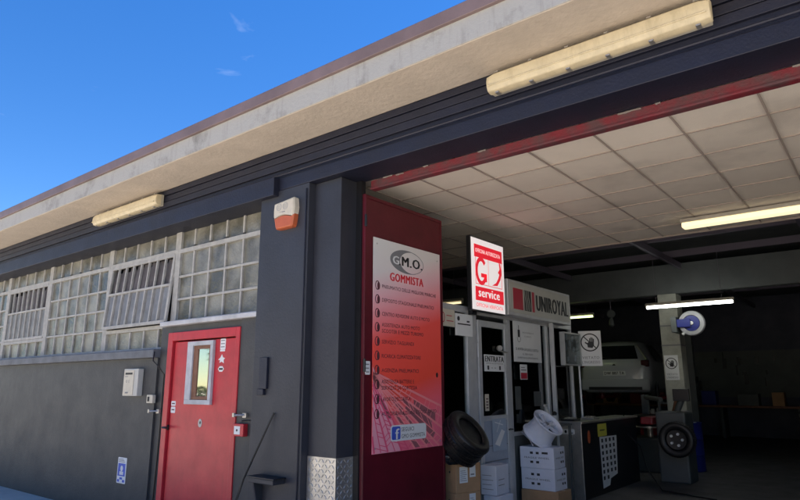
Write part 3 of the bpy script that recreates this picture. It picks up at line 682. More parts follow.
# furniture behind the glass
dk = thing('office_desk', 'dim desk and cabinet behind the office glass', 'desk', (-5.4, 7.6, 0))
part('desk_top', B(-5.9, -4.5, 6.6, 8.9, .74, .78), 'machine_grey', dk); part('desk_body', B(-5.8, -4.6, 6.7, 8.8, .012, .74), 'interior_grey', dk)
part('monitor', B(-5.2, -5.15, 7.2, 7.7, .95, 1.28), 'black_plastic', dk); part('monitor', B(-5.2, -5.15, 8.1, 8.6, .95, 1.28), 'black_plastic', dk)
bm = BM(); box(bm, -5.24, -5.20, 7.42, 7.48, .78, 1.0); box(bm, -5.24, -5.20, 8.32, 8.38, .78, 1.0); part('monitor_stand', bm, 'black_plastic', dk)
cb = thing('filing_cabinet', 'grey filing cabinet at the back of the office', 'cabinet', (-6.0, 6.6, 0))
part('cabinet_body', B(-6.25, -5.95, 6.0, 6.5, .012, 1.3), 'machine_grey', cb, bevel=.006)
for k in range(4): part('drawer', B(-5.948, -5.93, 6.04, 6.46, .06 + k * .31, .34 + k * .31), 'door_panel', cb, bevel=.004)
ch = thing('office_chair', 'dark swivel chair at the desk behind the office glass', 'chair', (-4.9, 6.2, 0)); part('seat', B(-5.1, -4.7, 6.0, 6.4, .45, .52), 'black_plastic', ch, bevel=.02); part('backrest', B(-5.12, -5.06, 6.02, 6.38, .60, 1.10), 'black_plastic', ch, bevel=.02)
bm = BM(); tube(bm, [(-4.9, 6.2, .06), (-4.9, 6.2, .45)], .025, 8); [tube(bm, [(-4.9, 6.2, .08), (-4.9 + .26 * math.cos(R(72 * k)), 6.2 + .26 * math.sin(R(72 * k)), .04)], .018, 6) for k in range(5)]; tube(bm, [(-5.06, 6.2, .48), (-5.09, 6.2, .8)], .02, 6); part('pedestal', bm, 'grey_plastic', ch, smooth=True)
wk = thing('wall_shelf', 'shelf of dark ring binders on the rear wall of the office', 'shelf', (-6.1, 8.0, 1.4)); part('board', B(-6.268, -6.0, 7.1, 9.0, 1.50, 1.53), 'brown_wood', wk)
rnd = random.Random(5); yb = 7.15
while yb < 8.9:
    part('binder', B(-6.25, -6.02, yb, yb + .065, 1.532, 1.532 + rnd.choice((.30, .31, .32))), rnd.choice(('black_plastic', 'hose_blue', 'machine_red', 'grey_plastic', 'white_card')), wk, bevel=.004); yb += .075 + rnd.choice((0, 0, 0, .12))

# ------------------------------------------------------------------ signs on the office front
# tall lit service sign
sg = thing('service_sign', 'tall lit white and red service sign above the office door', 'sign', (-3.95, 6.6, 2.45))
part('wall_arm', B(-3.985, -3.925, 6.3, 6.4, 2.40, 2.6), 'black_plastic', sg); part('housing', B(-3.925, -3.865, 6.19, 7.0, 2.44, 3.36), 'black_plastic', sg, bevel=.008)
A = Face((-3.864, 6.205, 2.455), (0, 1, 0)); w, h = .78, .885
bm = BM(); A.rect(bm, 0, 0, w, h, 0, .006); part('lit_panel', bm, 'sign_white', sg)
bm = BM(); A.rect(bm, .06, h - .235, w - .045, h - .075, .006, .008); A.rect(bm, .07, .115, w - .03, .285, .006, .008)
A.ring(bm, .215, .485, .135, .175, .052, .006, .008, 40, 40, 325); A.rect(bm, .21, .41, .345, .46, .006, .008); A.rect(bm, .295, .36, .345, .46, .006, .008)
for q in ([(.08, .315), (.72, .315), (.72, .322), (.08, .322)], [(.08, .665), (.72, .665), (.72, .672), (.08, .672)], [(.08, .322), (.087, .322), (.087, .665), (.08, .665)], [(.713, .322), (.72, .322), (.72, .665), (.713, .665)], [(.385, .322), (.390, .322), (.390, .665), (.385, .665)]): A.poly(bm, q, .006, .0075)
crest = [(.47, .335), (.60, .345), (.68, .43), (.72, .52), (.69, .64), (.655, .655), (.67, .57), (.625, .52), (.66, .50), (.625, .44), (.57, .38)]
A.poly(bm, crest, .006, .008); part('red_print', bm, 'sign_red', sg)
bm = BM(); A.text(bm, 'OFFICINA AUTORIZZATA', .085, h - .175, .05, w - .18, .01, .0095); A.text(bm, 'service', .14, .165, .11, .50, .06, .0095); part('white_lettering', bm, 'sign_white', sg)
bm = BM(); A.text(bm, 'OFFICINA VERIFICATA', .08, .04, .045, w - .14, .006, .0085); part('red_lettering', bm, 'sign_red', sg)
# sponsor fascia
un = thing('tyre_brand_sign', 'long white lightbox sign reading UNIROYAL over the office window', 'sign', (-3.9, 8.1, 2.47))
part('housing', B(-3.99, -3.85, 7.06, 9.02, 2.46, 2.935), 'aluminium', un, bevel=.008)
A = Face((-3.849, 7.10, 2.50), (0, 1, 0)); mat('sign_face', (.48, .48, .44), .5, var=.06); bm = BM(); A.rect(bm, 0, 0, 1.88, .40, 0, .004); part('face_panel', bm, 'sign_face', un)
mat('brand_red', (.42, .015, .04), .5)
bm = BM(); A.rect(bm, .09, .05, .36, .33, .004, .006); A.rect(bm, .63, .05, .70, .33, .004, .006); part('red_print', bm, 'brand_red', un)
bm = BM(); A.rect(bm, .40, .05, .60, .33, .004, .006); part('black_print', bm, 'ink', un)
bm = BM()
for k in range(3):
    x = .435 + k * .05; pts = [(x + .018 * math.sin(t * .55), .055 + t * .027) for t in range(11)]
    for a, b in zip(pts, pts[1:]): A.line(bm, a, b, .012, .006, .007)
part('tread_print', bm, 'sign_face', un)
bm = BM(); A.text(bm, 'UNIROYAL', .76, .085, .22, 1.05, .07, .0055); part('lettering', bm, 'ink', un)
part('support_post', B(-3.96, -3.90, 8.46, 8.50, .012, 2.46), 'aluminium', un, bevel=.004)

def plate_sign(name, label, cat, o, w, h, m='paper', group=None, ex=(0, 1, 0), t=.004):
    s = thing(name, label, cat, o, group=group); A = Face(o, ex); bm = BM(); A.rect(bm, 0, 0, w, h, 0, t); part('panel', bm, m, s, bevel=.001); return s, A
s, A = plate_sign('notice_board', 'large white customer notice on the office glass under the long lightbox', 'notice', (-3.985, 7.40, 1.875), .82, .545)
bm = BM(); A.rect(bm, .13, .33, .19, .43, .004, .0055); A.line(bm, (.16, .43), (.16, .49), .012, .004, .005); A.ring(bm, .16, .33, .05, .07, .006, .004, .005, 20, 180, 360); A.text(bm, 'SI AVVISA LA', .06, .155, .035, .30, .01, .005); A.text(bm, 'GENTILE CLIENTELA', .37, .15, .035, .36, .006, .005)
A.text(bm, 'IL SERVIZIO', .25, .095, .022, .30, .006, .005); A.text(bm, 'SI EFFETTUA SU APPUNTAMENTO', .10, .045, .022, .60, .006, .005); part('lettering', bm, 'ink', s)
bm = BM(); A.text(bm, 'RICEVIMENTO', .27, .39, .02, .33, .004, .005); A.text(bm, 'CLIENTI', .32, .34, .018, .2, .004, .005); part('lettering', bm, 'grey_ink', s)
s, A = plate_sign('entrance_sign', 'white sign reading ENTRATA on the office door glass', 'sign', (-3.998 + .012, 6.635, 1.735), .50, .205)
bm = BM(); A.text(bm, 'ENTRATA', .02, .12, .07, .46, .07, .005); A.text(bm, 'UFFICIO ACCETTAZIONE', .04, .09, .018, .42, .008, .005)
A.rect(bm, .07, .02, .11, .07, .004, .005); A.rect(bm, .36, .02, .40, .07, .004, .005); A.rect(bm, .17, .04, .20, .046, .004, .005); A.rect(bm, .24, .04, .28, .046, .004, .005); part('lettering', bm, 'ink', s)
s, A = plate_sign('camera_notice', 'pale grey notice with a black dot at the top of the office front', 'notice', (-3.994, 6.02, 2.14), .38, .26)
bm = BM(); A.disc(bm, .07, .20, .028, .028, .004, .005, 16); A.rect(bm, .05, .13, .33, .145, .004, .005); A.rect(bm, .25, .165, .31, .185, .004, .005); part('lettering', bm, 'ink', s)
s, A = plate_sign('header_poster', 'faded cream poster strip at the top left of the office front', 'poster', (-3.994, 5.70, 2.23), .31, .20, 'cream_plastic')
bm = BM(); A.ring(bm, .07, .10, .035, .06, .012, .004, .005, 18); A.rect(bm, .14, .06, .28, .07, .004, .005); A.rect(bm, .14, .12, .25, .13, .004, .005); part('red_print', bm, 'brand_red', s)
s, A = plate_sign('white_leaflet', 'small white leaflet stuck beside the office door handle stay', 'leaflet', (-3.996, 6.505, 1.90), .10, .17); bm = BM(); [A.rect(bm, .02, .03 + k * .04, .08, .04 + k * .04, .004, .005) for k in range(3)]; part('print', bm, 'grey_ink', s)
s, A = plate_sign('red_label', 'small red and white label under the customer notice', 'label', (-3.985, 7.56, 1.64), .20, .20); bm = BM(); A.rect(bm, .01, .01, .19, .09, .004, .005); part('red_print', bm, 'brand_red', s); bm = BM(); A.rect(bm, .02, .12, .17, .135, .004, .005); A.rect(bm, .02, .155, .13, .165, .004, .005); part('print', bm, 'grey_ink', s)
mat('blue_grey_paper', (.36, .43, .52), .6, var=.1)
s, A = plate_sign('door_poster', 'pale blue poster on the lower panel of the office door', 'poster', (-3.984, 6.78, .78), .34, .38, 'blue_grey_paper', t=.003)
bm = BM(); A.poly(bm, [(.05, .08), (.22, .25), (.30, .22), (.16, .05)], .003, .004); A.line(bm, (.06, .34), (.26, .30), .01, .003, .004); A.line(bm, (.10, .22), (.20, .36), .008, .003, .004); part('print', bm, 'paper', s)
s, A = plate_sign('beige_leaflet', 'beige leaflet low on the office door glass', 'leaflet', (-3.992, 6.64, 1.26), .09, .20, 'cream_plastic'); bm = BM(); [A.rect(bm, .02, .03 + k * .035, .07, .045 + k * .035, .004, .005) for k in range(4)]; part('print', bm, 'mid_ink', s)
for k, (yy, zz, ww, hh, lb) in enumerate(((7.46, 1.25, .16, .30, 'narrow grey sheet on the office window below the red label'), (8.0, 1.28, .22, .20, 'small dim grey sheet right of the narrow one on the office window'), (8.62, 1.30, .14, .38, 'grey sheet on the last office pane'))):
    s, A = plate_sign('grey_sheet', lb, 'sheet', (-4.02, yy, zz), ww, hh, 'machine_grey', group='grey sheets on the office glass', t=.002)
# clear leaflet holder standing off the end of the office front
dh = thing('leaflet_holder', 'clear display case of leaflets at the end of the office front', 'display case', (-3.93, 9.15, 1.86))
A = Face((-3.98, 8.85, 1.86), (0, 1, 0)); bm = BM(); A.rect(bm, 0, 0, .62, .50, 0, .006); part('back_plate', bm, 'machine_grey', dh)
bm = BM(); A.rect(bm, 0, 0, .62, .50, .07, .074); part('front_glass', bm, 'acrylic', dh); bm = BM()
for r in ((0, 0, .62, .02), (0, .48, .62, .50), (0, .02, .02, .48), (.60, .02, .62, .48)): A.rect(bm, *r, .006, .08)
part('frame', bm, 'aluminium', dh)
bm = BM(); random.seed(3)
for k in range(14):
    x = random.uniform(.05, .5); y = random.uniform(.04, .4); a = random.uniform(-.06, .06); A.poly(bm, [(x, y), (x + .07, y + a * .5), (x + .08, y + .09), (x + .01, y + .08)], .01 + k * .002, .0112 + k * .002)
part('leaflets', bm, 'blue_grey_paper', dh)
bm = BM(); tube(bm, [(-3.93, 9.42, 1.86), (-3.93, 9.43, 1.062)], .018, 8); part('pole', bm, 'aluminium', dh, smooth=True)

# no-entry-by-hand signs
def hand_sign(o, ex, w, h, label, grp='no entry signs with a crossed hand'):
    s, A = plate_sign('no_entry_sign', label, 'sign', o, w, h, 'paper', grp, ex)
    cx, cy, r = w / 2, h * .67, w * .42
    hand = BM()
    def q(x, y): return (cx + x * r, cy + y * r)
    A.poly(hand, [q(-.25, -.55), q(.25, -.62), q(.42, -.30), q(.42, .05), q(-.08, .10), q(-.30, -.10)], .004, .005)
    for k, (x, t) in enumerate(((-.02, .45), (.12, .56), (.26, .52), (.38, .40))): A.line(hand, q(x, .0), q(x + .02, t), r * .11, .004, .0055)
    A.line(hand, q(-.15, -.25), q(-.52, .02), r * .14, .004, .0052)
    part('hand_print', hand, 'ink', s)
    bm = BM(); A.ring(bm, cx, cy, r, r, r * .13, .0055, .0065, 40); A.line(bm, q(-.66, .66), q(.66, -.66), r * .11, .0055, .0065); part('ring_print', bm, 'ink', s)
    bm = BM(); A.text(bm, 'VIETATO', w * .12, h * .20, h * .075, w * .76, .01, .005); A.text(bm, "L'INGRESSO", w * .10, h * .07, h * .075, w * .80, .01, .005); part('lettering', bm, 'grey_ink', s)
    return s
hand_sign((-3.945, 9.50, 1.86), (.93, .37, 0), .34, .55, 'white crossed hand sign beside the leaflet case')
hand_sign((-3.755, 13.393, 1.66), (1, 0, 0), .27, .50, 'white crossed hand sign fixed to the concrete column')

# ------------------------------------------------------------------ boxes, tyres, rim
def carton(name, loc, rz, w, d, h, m, label, group, cat='box', labels=(), tape=True):
    t = thing(name, label, cat, loc, rz, group)
    part('carton', B(-w / 2, w / 2, -d / 2, d / 2, 0, h), m, t, bevel=.006, local=True)
    bm = BM(); box(bm, -w / 2, w / 2, -.0025, .0025, h, h + .0012) ; part('flap_seam', bm, 'grey_ink', t, local=True)
    if tape:
        bm = BM(); box(bm, -w / 2 - .001, w / 2 + .001, -.025, .025, h + .0013, h + .0022); box(bm, -w / 2 - .0015, -w / 2 - .0005, -.025, .025, h - .07, h + .002); part('tape', bm, 'cream_plastic', t, local=True)
    T = Matrix.Translation(loc) @ Matrix.Rotation(rz, 4, 'Z')
    fr = Face((0, 0, 0), (1, 0, 0)); fr.m = T @ Matrix.Translation((-w / 2, -d / 2 - .0005, 0)) @ Matrix(((1, 0, 0, 0), (0, 0, -1, 0), (0, 1, 0, 0), (0, 0, 0, 1)))
    rt = Face((0, 0, 0), (1, 0, 0)); rt.m = T @ Matrix.Translation((w / 2 + .0005, -d / 2, 0)) @ Matrix(((0, 0, 1, 0), (1, 0, 0, 0), (0, 1, 0, 0), (0, 0, 0, 1)))
    return t, fr, rt
g1 = 'brown cartons stacked behind the gate leaf'
for k, (lb, z, hh) in enumerate((('flat brown carton at the foot of the stack behind the gate leaf', .012, .14), ('middle brown carton with one white label behind the gate leaf', .153, .288), ('upper brown carton with two white labels behind the gate leaf', .442, .293))):
    t, fr, rt = carton('cardboard_box', (-3.90 + .006 * (k == 2), 5.955, z), R(-15 + 2 * k - 2), .19, .37, hh, 'cardboard', lb, g1)
    if k == 0: continue
    bm = BM(); (rt.rect(bm, .05, .10, .17, .265, 0, .0012) if k == 2 else None); rt.rect(bm, .20, .15 if k == 2 else .12, .29, .27, 0, .0012); part('shipping_label', bm, 'paper', t)
    bm = BM(); [rt.rect(bm, .062 if k == 2 else .21, .12 + .02 * j, (.155 if k == 2 else .28) - .01 * (j % 3), .126 + .02 * j, .0012, .002) for j in range(6)]; rt.rect(bm, .215, .17, .27, .185, .0012, .002); part('label_print', bm, 'grey_ink', t)
    bm = BM(); fr.disc(bm, .09, .21, .012, .012, 0, .0012, 12); part('hand_hole', bm, 'ink', t)
g2 = 'white cartons by the office door'
for k, (lb, dx) in enumerate((('lower white carton right of the brown cartons', 0.04), ('upper white carton right of the brown cartons', 0.0))):
    t, fr, rt = carton('white_box', (-3.865 + dx, 6.60, .012 + .327 * k), R(-3 + 6 * k), .20, .32, .322, 'white_card', lb, g2, tape=False)
    bm = BM(); [fr.rect(bm, .02, .06 + .05 * j, .16 - .02 * (j % 2), .066 + .05 * j, 0, .001) for j in range(4)]; [rt.rect(bm, .05, .10 + .06 * j, .20, .108 + .06 * j, 0, .001) for j in range(2)]; part('box_print', bm, 'grey_ink', t)

def tyre_mesh(r=.31, w=.20, n=56, mtx=Matrix()):
    prof = [(r * .62, -w * .40), (r * .72, -w * .50), (r * .88, -w * .52), (r * .97, -w * .44), (r, -w * .36), (r, -w * .13), (r - .008, -w * .12), (r - .008, -w * .08), (r, -w * .07), (r, w * .07), (r - .008, w * .08), (r - .008, w * .12), (r, w * .13),
            (r, w * .36), (r * .97, w * .44), (r * .88, w * .52), (r * .72, w * .50), (r * .62, w * .40), (r * .66, w * .3), (r * .80, 0), (r * .66, -w * .3)]
    bm = lathe(BM(), prof, n, mtx, closed=True)
    for i in range(n):
        a = 2 * math.pi * i / n
        for s in (-1, 1): box(bm, r - .002, r + .006, -.010, .008, s * w * .25 - w * .10, s * w * .25 + w * .10, mtx @ Matrix.Rotation(a, 4, 'Z'))
    return bm
bt_ = thing('loose_wheel', 'black wheel tilted against the office front on top of the brown cartons', 'wheel', (-3.78, 5.9, .735))
ax = Vector((.78 * .62 + .625 * .45, .625 * .62 - .78 * .45, .62)).normalized()
T = Matrix.Translation((-3.73, 5.80, 1.045)) @ ax.to_track_quat('Z', 'Y').to_matrix().to_4x4()
part('tyre_ring', tyre_mesh(.27, .17, 56, T), 'rubber', bt_, smooth=True)
bm = lathe(BM(), [(.165, .05), (.150, .02), (.06, .0), (.04, .03), (.02, .035)], 40, T); part('wheel_disc', bm, 'black_plastic', bt_, smooth=True)
bm = BM(); [box(bm, .05, .16, -.018, .018, .02, .05, T @ Matrix.Rotation(R(60 * k), 4, 'Z')) for k in range(6)]; part('spokes', bm, 'rubber', bt_)
bm = BM(); tube(bm, [T @ Vector((.272 * math.cos(R(t)), .272 * math.sin(R(t)), .02 + .05 * math.sin(R(t * 1.3)))) for t in range(-70, 200, 12)], .006, 6); part('wrapping_strip', bm, 'plastic_wrap', bt_, smooth=True)
t3_ = thing('spare_tyre', 'bare black tyre squeezed between the tilted black wheel and the office front', 'tyre', (-3.85, 5.8, .735))
Tb = Matrix.Translation(Vector((-3.73, 5.80, 1.045)) - ax * .165 + Vector((.02, .06, .0))) @ ax.to_track_quat('Z', 'Y').to_matrix().to_4x4(); part('tyre_ring', tyre_mesh(.25, .16, 48, Tb), 'rubber', t3_, smooth=True)
bm = BM(); bmesh.ops.create_icosphere(bm, subdivisions=4, radius=1)
from mathutils import noise
for v in bm.verts:
    d = v.co.normalized(); q = 1 + .22 * noise.noise(d * 2.2) + .10 * noise.noise(d * 6) + .04 * abs(noise.noise(d * 13)); v.co = Vector((d.x * .085 * q, d.y * .16 * q, max(d.z * .11 * q, -.085)))
bmesh.ops.translate(bm, vec=(-3.885, 5.80, .822), verts=bm.verts)
single('rubbish_bag', bm, 'plastic_wrap', 'crumpled black plastic bag beside the tilted black wheel on the brown cartons', 'bag', smooth=True)

# white wheel boxes and rim
g3 = 'cartons under the white wheel rim'
bx0, by0 = -3.712, 7.565
t, fr, rt = carton('cardboard_box', (bx0 + .02, by0, .012), 0, .50, .38, .275, 'cardboard', 'flat brown carton at the foot of the white carton stack', g3)
for k, (lb, rz) in enumerate((('lower white printed carton under the wheel rim', R(-1)), ('upper white printed carton carrying the wheel rim', R(1.5)))):
    t, fr, rt = carton('white_box', (bx0 - .01 * k, by0, .289 + .257 * k), rz, .46, .34, .255, 'white_card', lb, g3, tape=False)
    bm = BM(); fr.text(bm, 'FRAGILE WHEEL', .06, .115, .022, .34, .006, .001); rt.text(bm, 'WHEEL RIM', .05, .115, .022, .24, .006, .001)
    for x in (.14, .22): [fr.rect(bm, x, z, x + .04, z + .028, 0, .001) for z in (.06, .17)]
    if k: fr.rect(bm, .30, .175, .38, .20, 0, .001)
    for x in (.20, .26): [rt.rect(bm, x, z, x + .035, z + .028, 0, .001) for z in (.06, .17)]
    part('box_print', bm, 'ink', t)
rim = thing('alloy_wheel', 'white alloy wheel rim lying tilted on the white cartons', 'wheel rim', (-3.64, 7.55, .80))
ax = Vector((.78 * .50 + .625 * .50, .625 * .50 - .78 * .50, .72)).normalized()
T = Matrix.Translation((-3.68, 7.53, 1.015)) @ ax.to_track_quat('Z', 'Y').to_matrix().to_4x4()
prof = [(.235, -.125), (.243, -.118), (.240, -.105), (.222, -.095), (.205, -.02), (.198, .03), (.212, .085), (.238, .098), (.243, .112), (.236, .120), (.224, .112), (.205, .09), (.190, .03), (.196, -.02), (.212, -.09)]
part('barrel', lathe(BM(), [(r * .88, z * 1.1) for r, z in prof], 56, T, True), 'white_card', rim, smooth=True)
part('inner_shade', lathe(BM(), [(.172, .0), (.172, .01)], 32, T), 'black_plastic', rim)
bm = BM()
for k in range(5):
    for s in (-1, 1):
        m = T @ Matrix.Rotation(R(72 * k + 9 * s), 4, 'Z'); box(bm, .03, .178, -.012, .012, .075, .098, m)
lathe(bm, [(.055, .045), (.06, .09), (.05, .098), (.02, .098)], 24, T); part('spokes', bm, 'white_card', rim, bevel=.004)
bm = BM(); lathe(bm, [(.028, .098), (.026, .104)], 20, T)
for k in range(5): lathe(bm, [(.007, .094), (.007, .100)], 8, T @ Matrix.Rotation(R(72 * k), 4, 'Z') @ Matrix.Translation((.042, 0, 0)))
part('hub_cap', bm, 'grey_ink', rim)
# open flaps / folded cardboard sheets leaning left of the rim
lf = thing('folded_cardboard', 'folded white cardboard sheets leaning left of the wheel rim', 'cardboard', (-3.85, 7.5, .80))
for k, (a, m) in enumerate(((62, 'white_card'), (50, 'grey_plastic'), (40, 'white_card'))):
    T = Matrix.Translation((-3.77, 7.50 + .03 * k, .812 + .003 * k)) @ Matrix.Rotation(R(a), 4, 'Y'); bm = BM(); box(bm, -.24, 0, -.10, .13, -.003, .003, T); part('sheet', bm, m, lf)

# spray bottle and can on a shelf behind the rim
sh = thing('parts_shelf', 'dark shelf behind the wheel rim below the office window', 'shelf', (-3.8, 8.1, 0))
part('shelf_board', B(-3.97, -3.66, 7.86, 8.40, 1.02, 1.045), 'interior_grey', sh, bevel=.003); bm = BM(); [box(bm, x, x + .03, y, y + .03, .012, 1.02) for x in (-3.96, -3.70) for y in (7.88, 8.35)]; part('shelf_legs', bm, 'interior_grey', sh)
sp = thing('spray_bottle', 'white spray bottle standing behind the wheel rim', 'bottle', (-3.845, 8.0, 1.046)); T = Matrix.Translation((-3.845, 8.0, 1.046))
part('bottle_body', lathe(BM(), [(.036, 0), (.040, .01), (.040, .14), (.034, .17), (.016, .20), (.014, .215)], 24, T), 'white_plastic', sp, smooth=True)
bm = BM(); lathe(bm, [(.018, .215), (.018, .235)], 16, T); box(bm, -.016, .016, -.05, .022, .235, .262, T); box(bm, -.006, .006, -.045, -.035, .19, .24, T); part('spray_head', bm, 'white_plastic', sp, bevel=.003)
cn = thing('small_can', 'small pale can beside the white spray bottle', 'can', (-3.765, 8.08, 1.046)); T = Matrix.Translation((-3.765, 8.08, 1.046))
part('can_body', lathe(BM(), [(.045, 0), (.046, .006), (.046, .11), (.042, .118)], 24, T), 'white_plastic', cn, smooth=True); part('can_lid', lathe(BM(), [(.030, .118), (.034, .15), (.012, .17)], 20, T), 'black_plastic', cn, smooth=True)

# ------------------------------------------------------------------ stainless counter with papers on its side
cx0, cx1, cy0, cy1, cz = -4.02, -3.72, 9.45, 11.2, .95
cx0, cx1, cy0, cy1, cz = -3.95, -3.60, 8.56, 10.9, 1.03
ct = thing('steel_counter', 'stainless steel counter with a dark side at the end of the office front', 'counter', (-3.78, 9.7, 0))
part('front_panel', B(cx0, cx1, cy0, cy0 + .02, .012, cz), 'steel', ct, bevel=.004); part('carcass', B(cx0, cx1 - .01, cy0 + .021, cy1, .012, cz), 'black_plastic', ct, bevel=.004)
part('worktop', B(cx0 - .02, cx1 + .02, cy0 - .02, cy1 + .02, cz + .001, cz + .03), 'steel', ct, bevel=.005)
A = Face((cx0, cy0, 0), (1, 0, 0)); bm = BM(); A.rrect(bm, .07, .885, .25, .955, .012, 0, .004); part('name_plate', bm, 'paper', ct); bm = BM(); A.disc(bm, .12, .92, .018, .022, .004, .006, 14); A.rect(bm, .16, .90, .23, .91, .004, .006); part('plate_print', bm, 'ink', ct)
A = Face((cx1 - .009, cy0, 0), (0, 1, 0)); bm = BM(); A.disc(bm, .28, .84, .05, .09, 0, .003, 20); part('orange_sticker', bm, 'orange_plastic', ct)
CN = Face((cx1 - .004, 9.22, .30), (0, 1, 0))
yn = thing('yellow_note', 'yellow note pinned on the dark side of the steel counter', 'note', (cx1, cy0 + .9, .75)); bm = BM(); CN.rect(bm, -.05, .52, .30, .70, 0, .002); part('note_sheet', bm, 'yellow_paper', yn); bm = BM(); CN.rect(bm, .03, .60, .22, .615, .002, .003); part('note_print', bm, 'ink', yn)
cl = thing('picture_chart', 'white chart of small dark pictures hanging on the side of the steel counter', 'chart', (cx1, cy0 + 1.1, .2)); bm = BM(); CN.poly(bm, [(.03, -.21), (.30, -.19), (.34, -.10), (.64, -.06), (.70, .50), (0, .515)], 0, .002); part('chart_sheet', bm, 'paper', cl)
bm = BM()
for j in range(7):
    for i in range(4 if j < 6 else 2):
        x = .06 + i * .155; y = .43 - j * .088; CN.rect(bm, x, y, x + .07, y + .052, .002, .003); 
part('chart_pictures', bm, 'ink', cl)
for k, (x, y, lb) in enumerate(((-3.83, 8.75, 'small dark tool case at the left edge of the steel counter top'), (-3.76, 9.3, 'low metal tray in the middle of the steel counter top'))):
    tt = thing('tool_tray', lb, 'tray', (x, y, cz + .03)); part('tray', B(x - .10, x + .10, y - .12, y + .12, cz + .031, cz + .055), 'steel' if k else 'black_plastic', tt, bevel=.004)
    bm = BM(); [tube(bm, [(x - .06 + .05 * j, y - .08, cz + .065), (x - .05 + .05 * j, y + .09, cz + .07)], .009, 7) for j in range(3)]; part('tools', bm, 'steel', tt, smooth=True)

# ------------------------------------------------------------------ lamps inside
def tube_lamp(x0, x1, y, z, m, label):
    t = thing('tube_lamp', label, 'lamp', ((x0 + x1) / 2, y, z), group='fluorescent tubes inside the workshop'); part('lamp_body', B(x0, x1, y - .04, y + .04, z + .035, z + .085), 'lamp_base', t, bevel=.004)
    bm = BM(); tube(bm, [(x0 + .02, y, z), (x1 - .02, y, z)], .022, 10); part('fluorescent_tube', bm, m, t, smooth=True)
    bm = BM(); box(bm, x0, x0 + .02, y - .02, y + .02, z - .02, z + .035); box(bm, x1 - .02, x1, y - .02, y + .02, z - .02, z + .035); part('tube_holder', bm, 'lamp_base', t)
    bm = BM(); [tube(bm, [(x, y, z + .085), (x, y, 4.05 if y < 13.3 else 4.05)], .004, 5) for x in (x0 + .2, x1 - .2)]; part('suspension_wire', bm, 'purlin', t)
tube_lamp(-3.70, -2.15, 12.3, 3.03, 'tube_white', 'long white fluorescent tube above the concrete column')
tube_lamp(-6.95, -5.48, 14.2, 3.16, 'tube_green', 'greenish fluorescent tube seen past the end of the long lightbox sign')
tube_lamp(-7.9, -6.58, 10.2, 3.17, 'lamp_warm', 'dim fluorescent tube behind the tall service sign')
cl_ = thing('ceiling_lamp', 'warm lit surface lamp at the edge of the tiled ceiling', 'lamp', (-1.2, 8.04, 3.5)); part('lamp_body', B(-1.89, -.50, 7.95, 8.13, 3.545, 3.588), 'lamp_base', cl_, bevel=.004); part('diffuser', B(-1.88, -.51, 7.965, 8.115, 3.48, 3.544), 'lamp_warm', cl_, bevel=.012)

# ------------------------------------------------------------------ concrete column, hose reel
co = thing('concrete_column', 'pale concrete column standing inside the workshop', 'column', (-3.76, 13.6, 0)); part('shaft', B(-3.78, -3.41, 13.40, 13.79, .012, 3.42), 'column_concrete', co, bevel=.01)
bm = BM()
for z in (2.35, 2.75): box(bm, -3.786, -3.404, 13.394, 13.80, z, z + .025)
part('strap', bm, 'grey_ink', co)
hr = thing('hose_reel', 'white ringed air hose reel with blue hub on the column side', 'hose reel', (-3.1, 12.9, 2.6))
T = Matrix.Translation((-3.05, 12.95, 2.745)) @ Matrix.Rotation(R(90), 4, 'X')
part('hose_ring', lathe(BM(), [(.23, .04), (.245, .02), (.245, -.02), (.23, -.04), (.16, -.04), (.15, 0), (.16, .05)], 40, T, True), 'reel_ring', hr, smooth=True)
part('drum', lathe(BM(), [(.15, .035), (.15, -.035)], 32, T), 'hose_blue', hr, smooth=True); bm = BM(); box(bm, -3.31, -3.06, 12.86, 12.93, 2.67, 2.83); part('bracket_box', bm, 'hose_blue', hr, bevel=.01)
part('mounting_plate', B(-3.41, -3.31, 12.84, 13.60, 2.58, 2.88), 'machine_grey', hr); bm = BM(); lathe(bm, [(.04, .045), (.03, .06)], 16, T); part('spindle', bm, 'paper', hr)
bm = BM(); lathe(bm, [(.001, -.03), (.03, 0), (.03, .03), (.001, .04)], 12, Matrix.Translation((-3.20, 12.86, 2.53))); part('nozzle', bm, 'paper', hr, smooth=True)

# ------------------------------------------------------------------ hatchback raised on a two-post lift
car = thing('parked_car', 'pale hatchback seen from behind, raised on the workshop lift', 'car', (-5.45, 15.2, 1.19), R(9))
def car_section(y, hw, zb, zs, zr, hr_):
    """half-outline points (x, z): sill, shoulder, roof"""
    P = [(hw * .86, zb), (hw * .97, zb + .08), (hw, zb + .25), (hw * 1.0, (zb + zs) / 2 + .1), (hw * .965, zs), (hr_ + (hw * .965 - hr_) * .45, zs + (zr - zs) * .55), (hr_, zr - .05), (hr_ * .80, zr), (0, zr + .025)]
    return [(x, z) for x, z in P] + [(-x, z) for x, z in P[-2::-1]]
secs = [(-.03, .60, .34, .74, .78, .50), (0.0, .74, .27, .82, .86, .58), (.05, .80, .22, .87, .96, .60), (.16, .84, .20, .91, 1.10, .57), (.34, .85, .18, .93, 1.30, .52), (.50, .855, .18, .94, 1.38, .50), (.66, .858, .18, .95, 1.43, .52), (.9, .86, .18, .95, 1.46, .58), (1.7, .865, .18, .94, 1.47, .59), (2.3, .865, .18, .93, 1.42, .58), (2.8, .86, .18, .92, 1.16, .62), (3.1, .85, .2, .90, .98, .66), (3.7, .82, .22, .80, .84, .60), (3.95, .70, .3, .66, .70, .5)]
bm = BM(); rr = [[bm.verts.new((x, s[0], z)) for x, z in car_section(*s)] for s in secs]
for a, b in zip(rr, rr[1:]):
    for i in range(len(a)): j = (i + 1) % len(a); bm.faces.new((a[i], a[j], b[j], b[i]))
bm.faces.new(rr[0]); bm.faces.new(rr[-1][::-1])
body = part('body', bm, 'car_white', car, smooth=True, local=True)
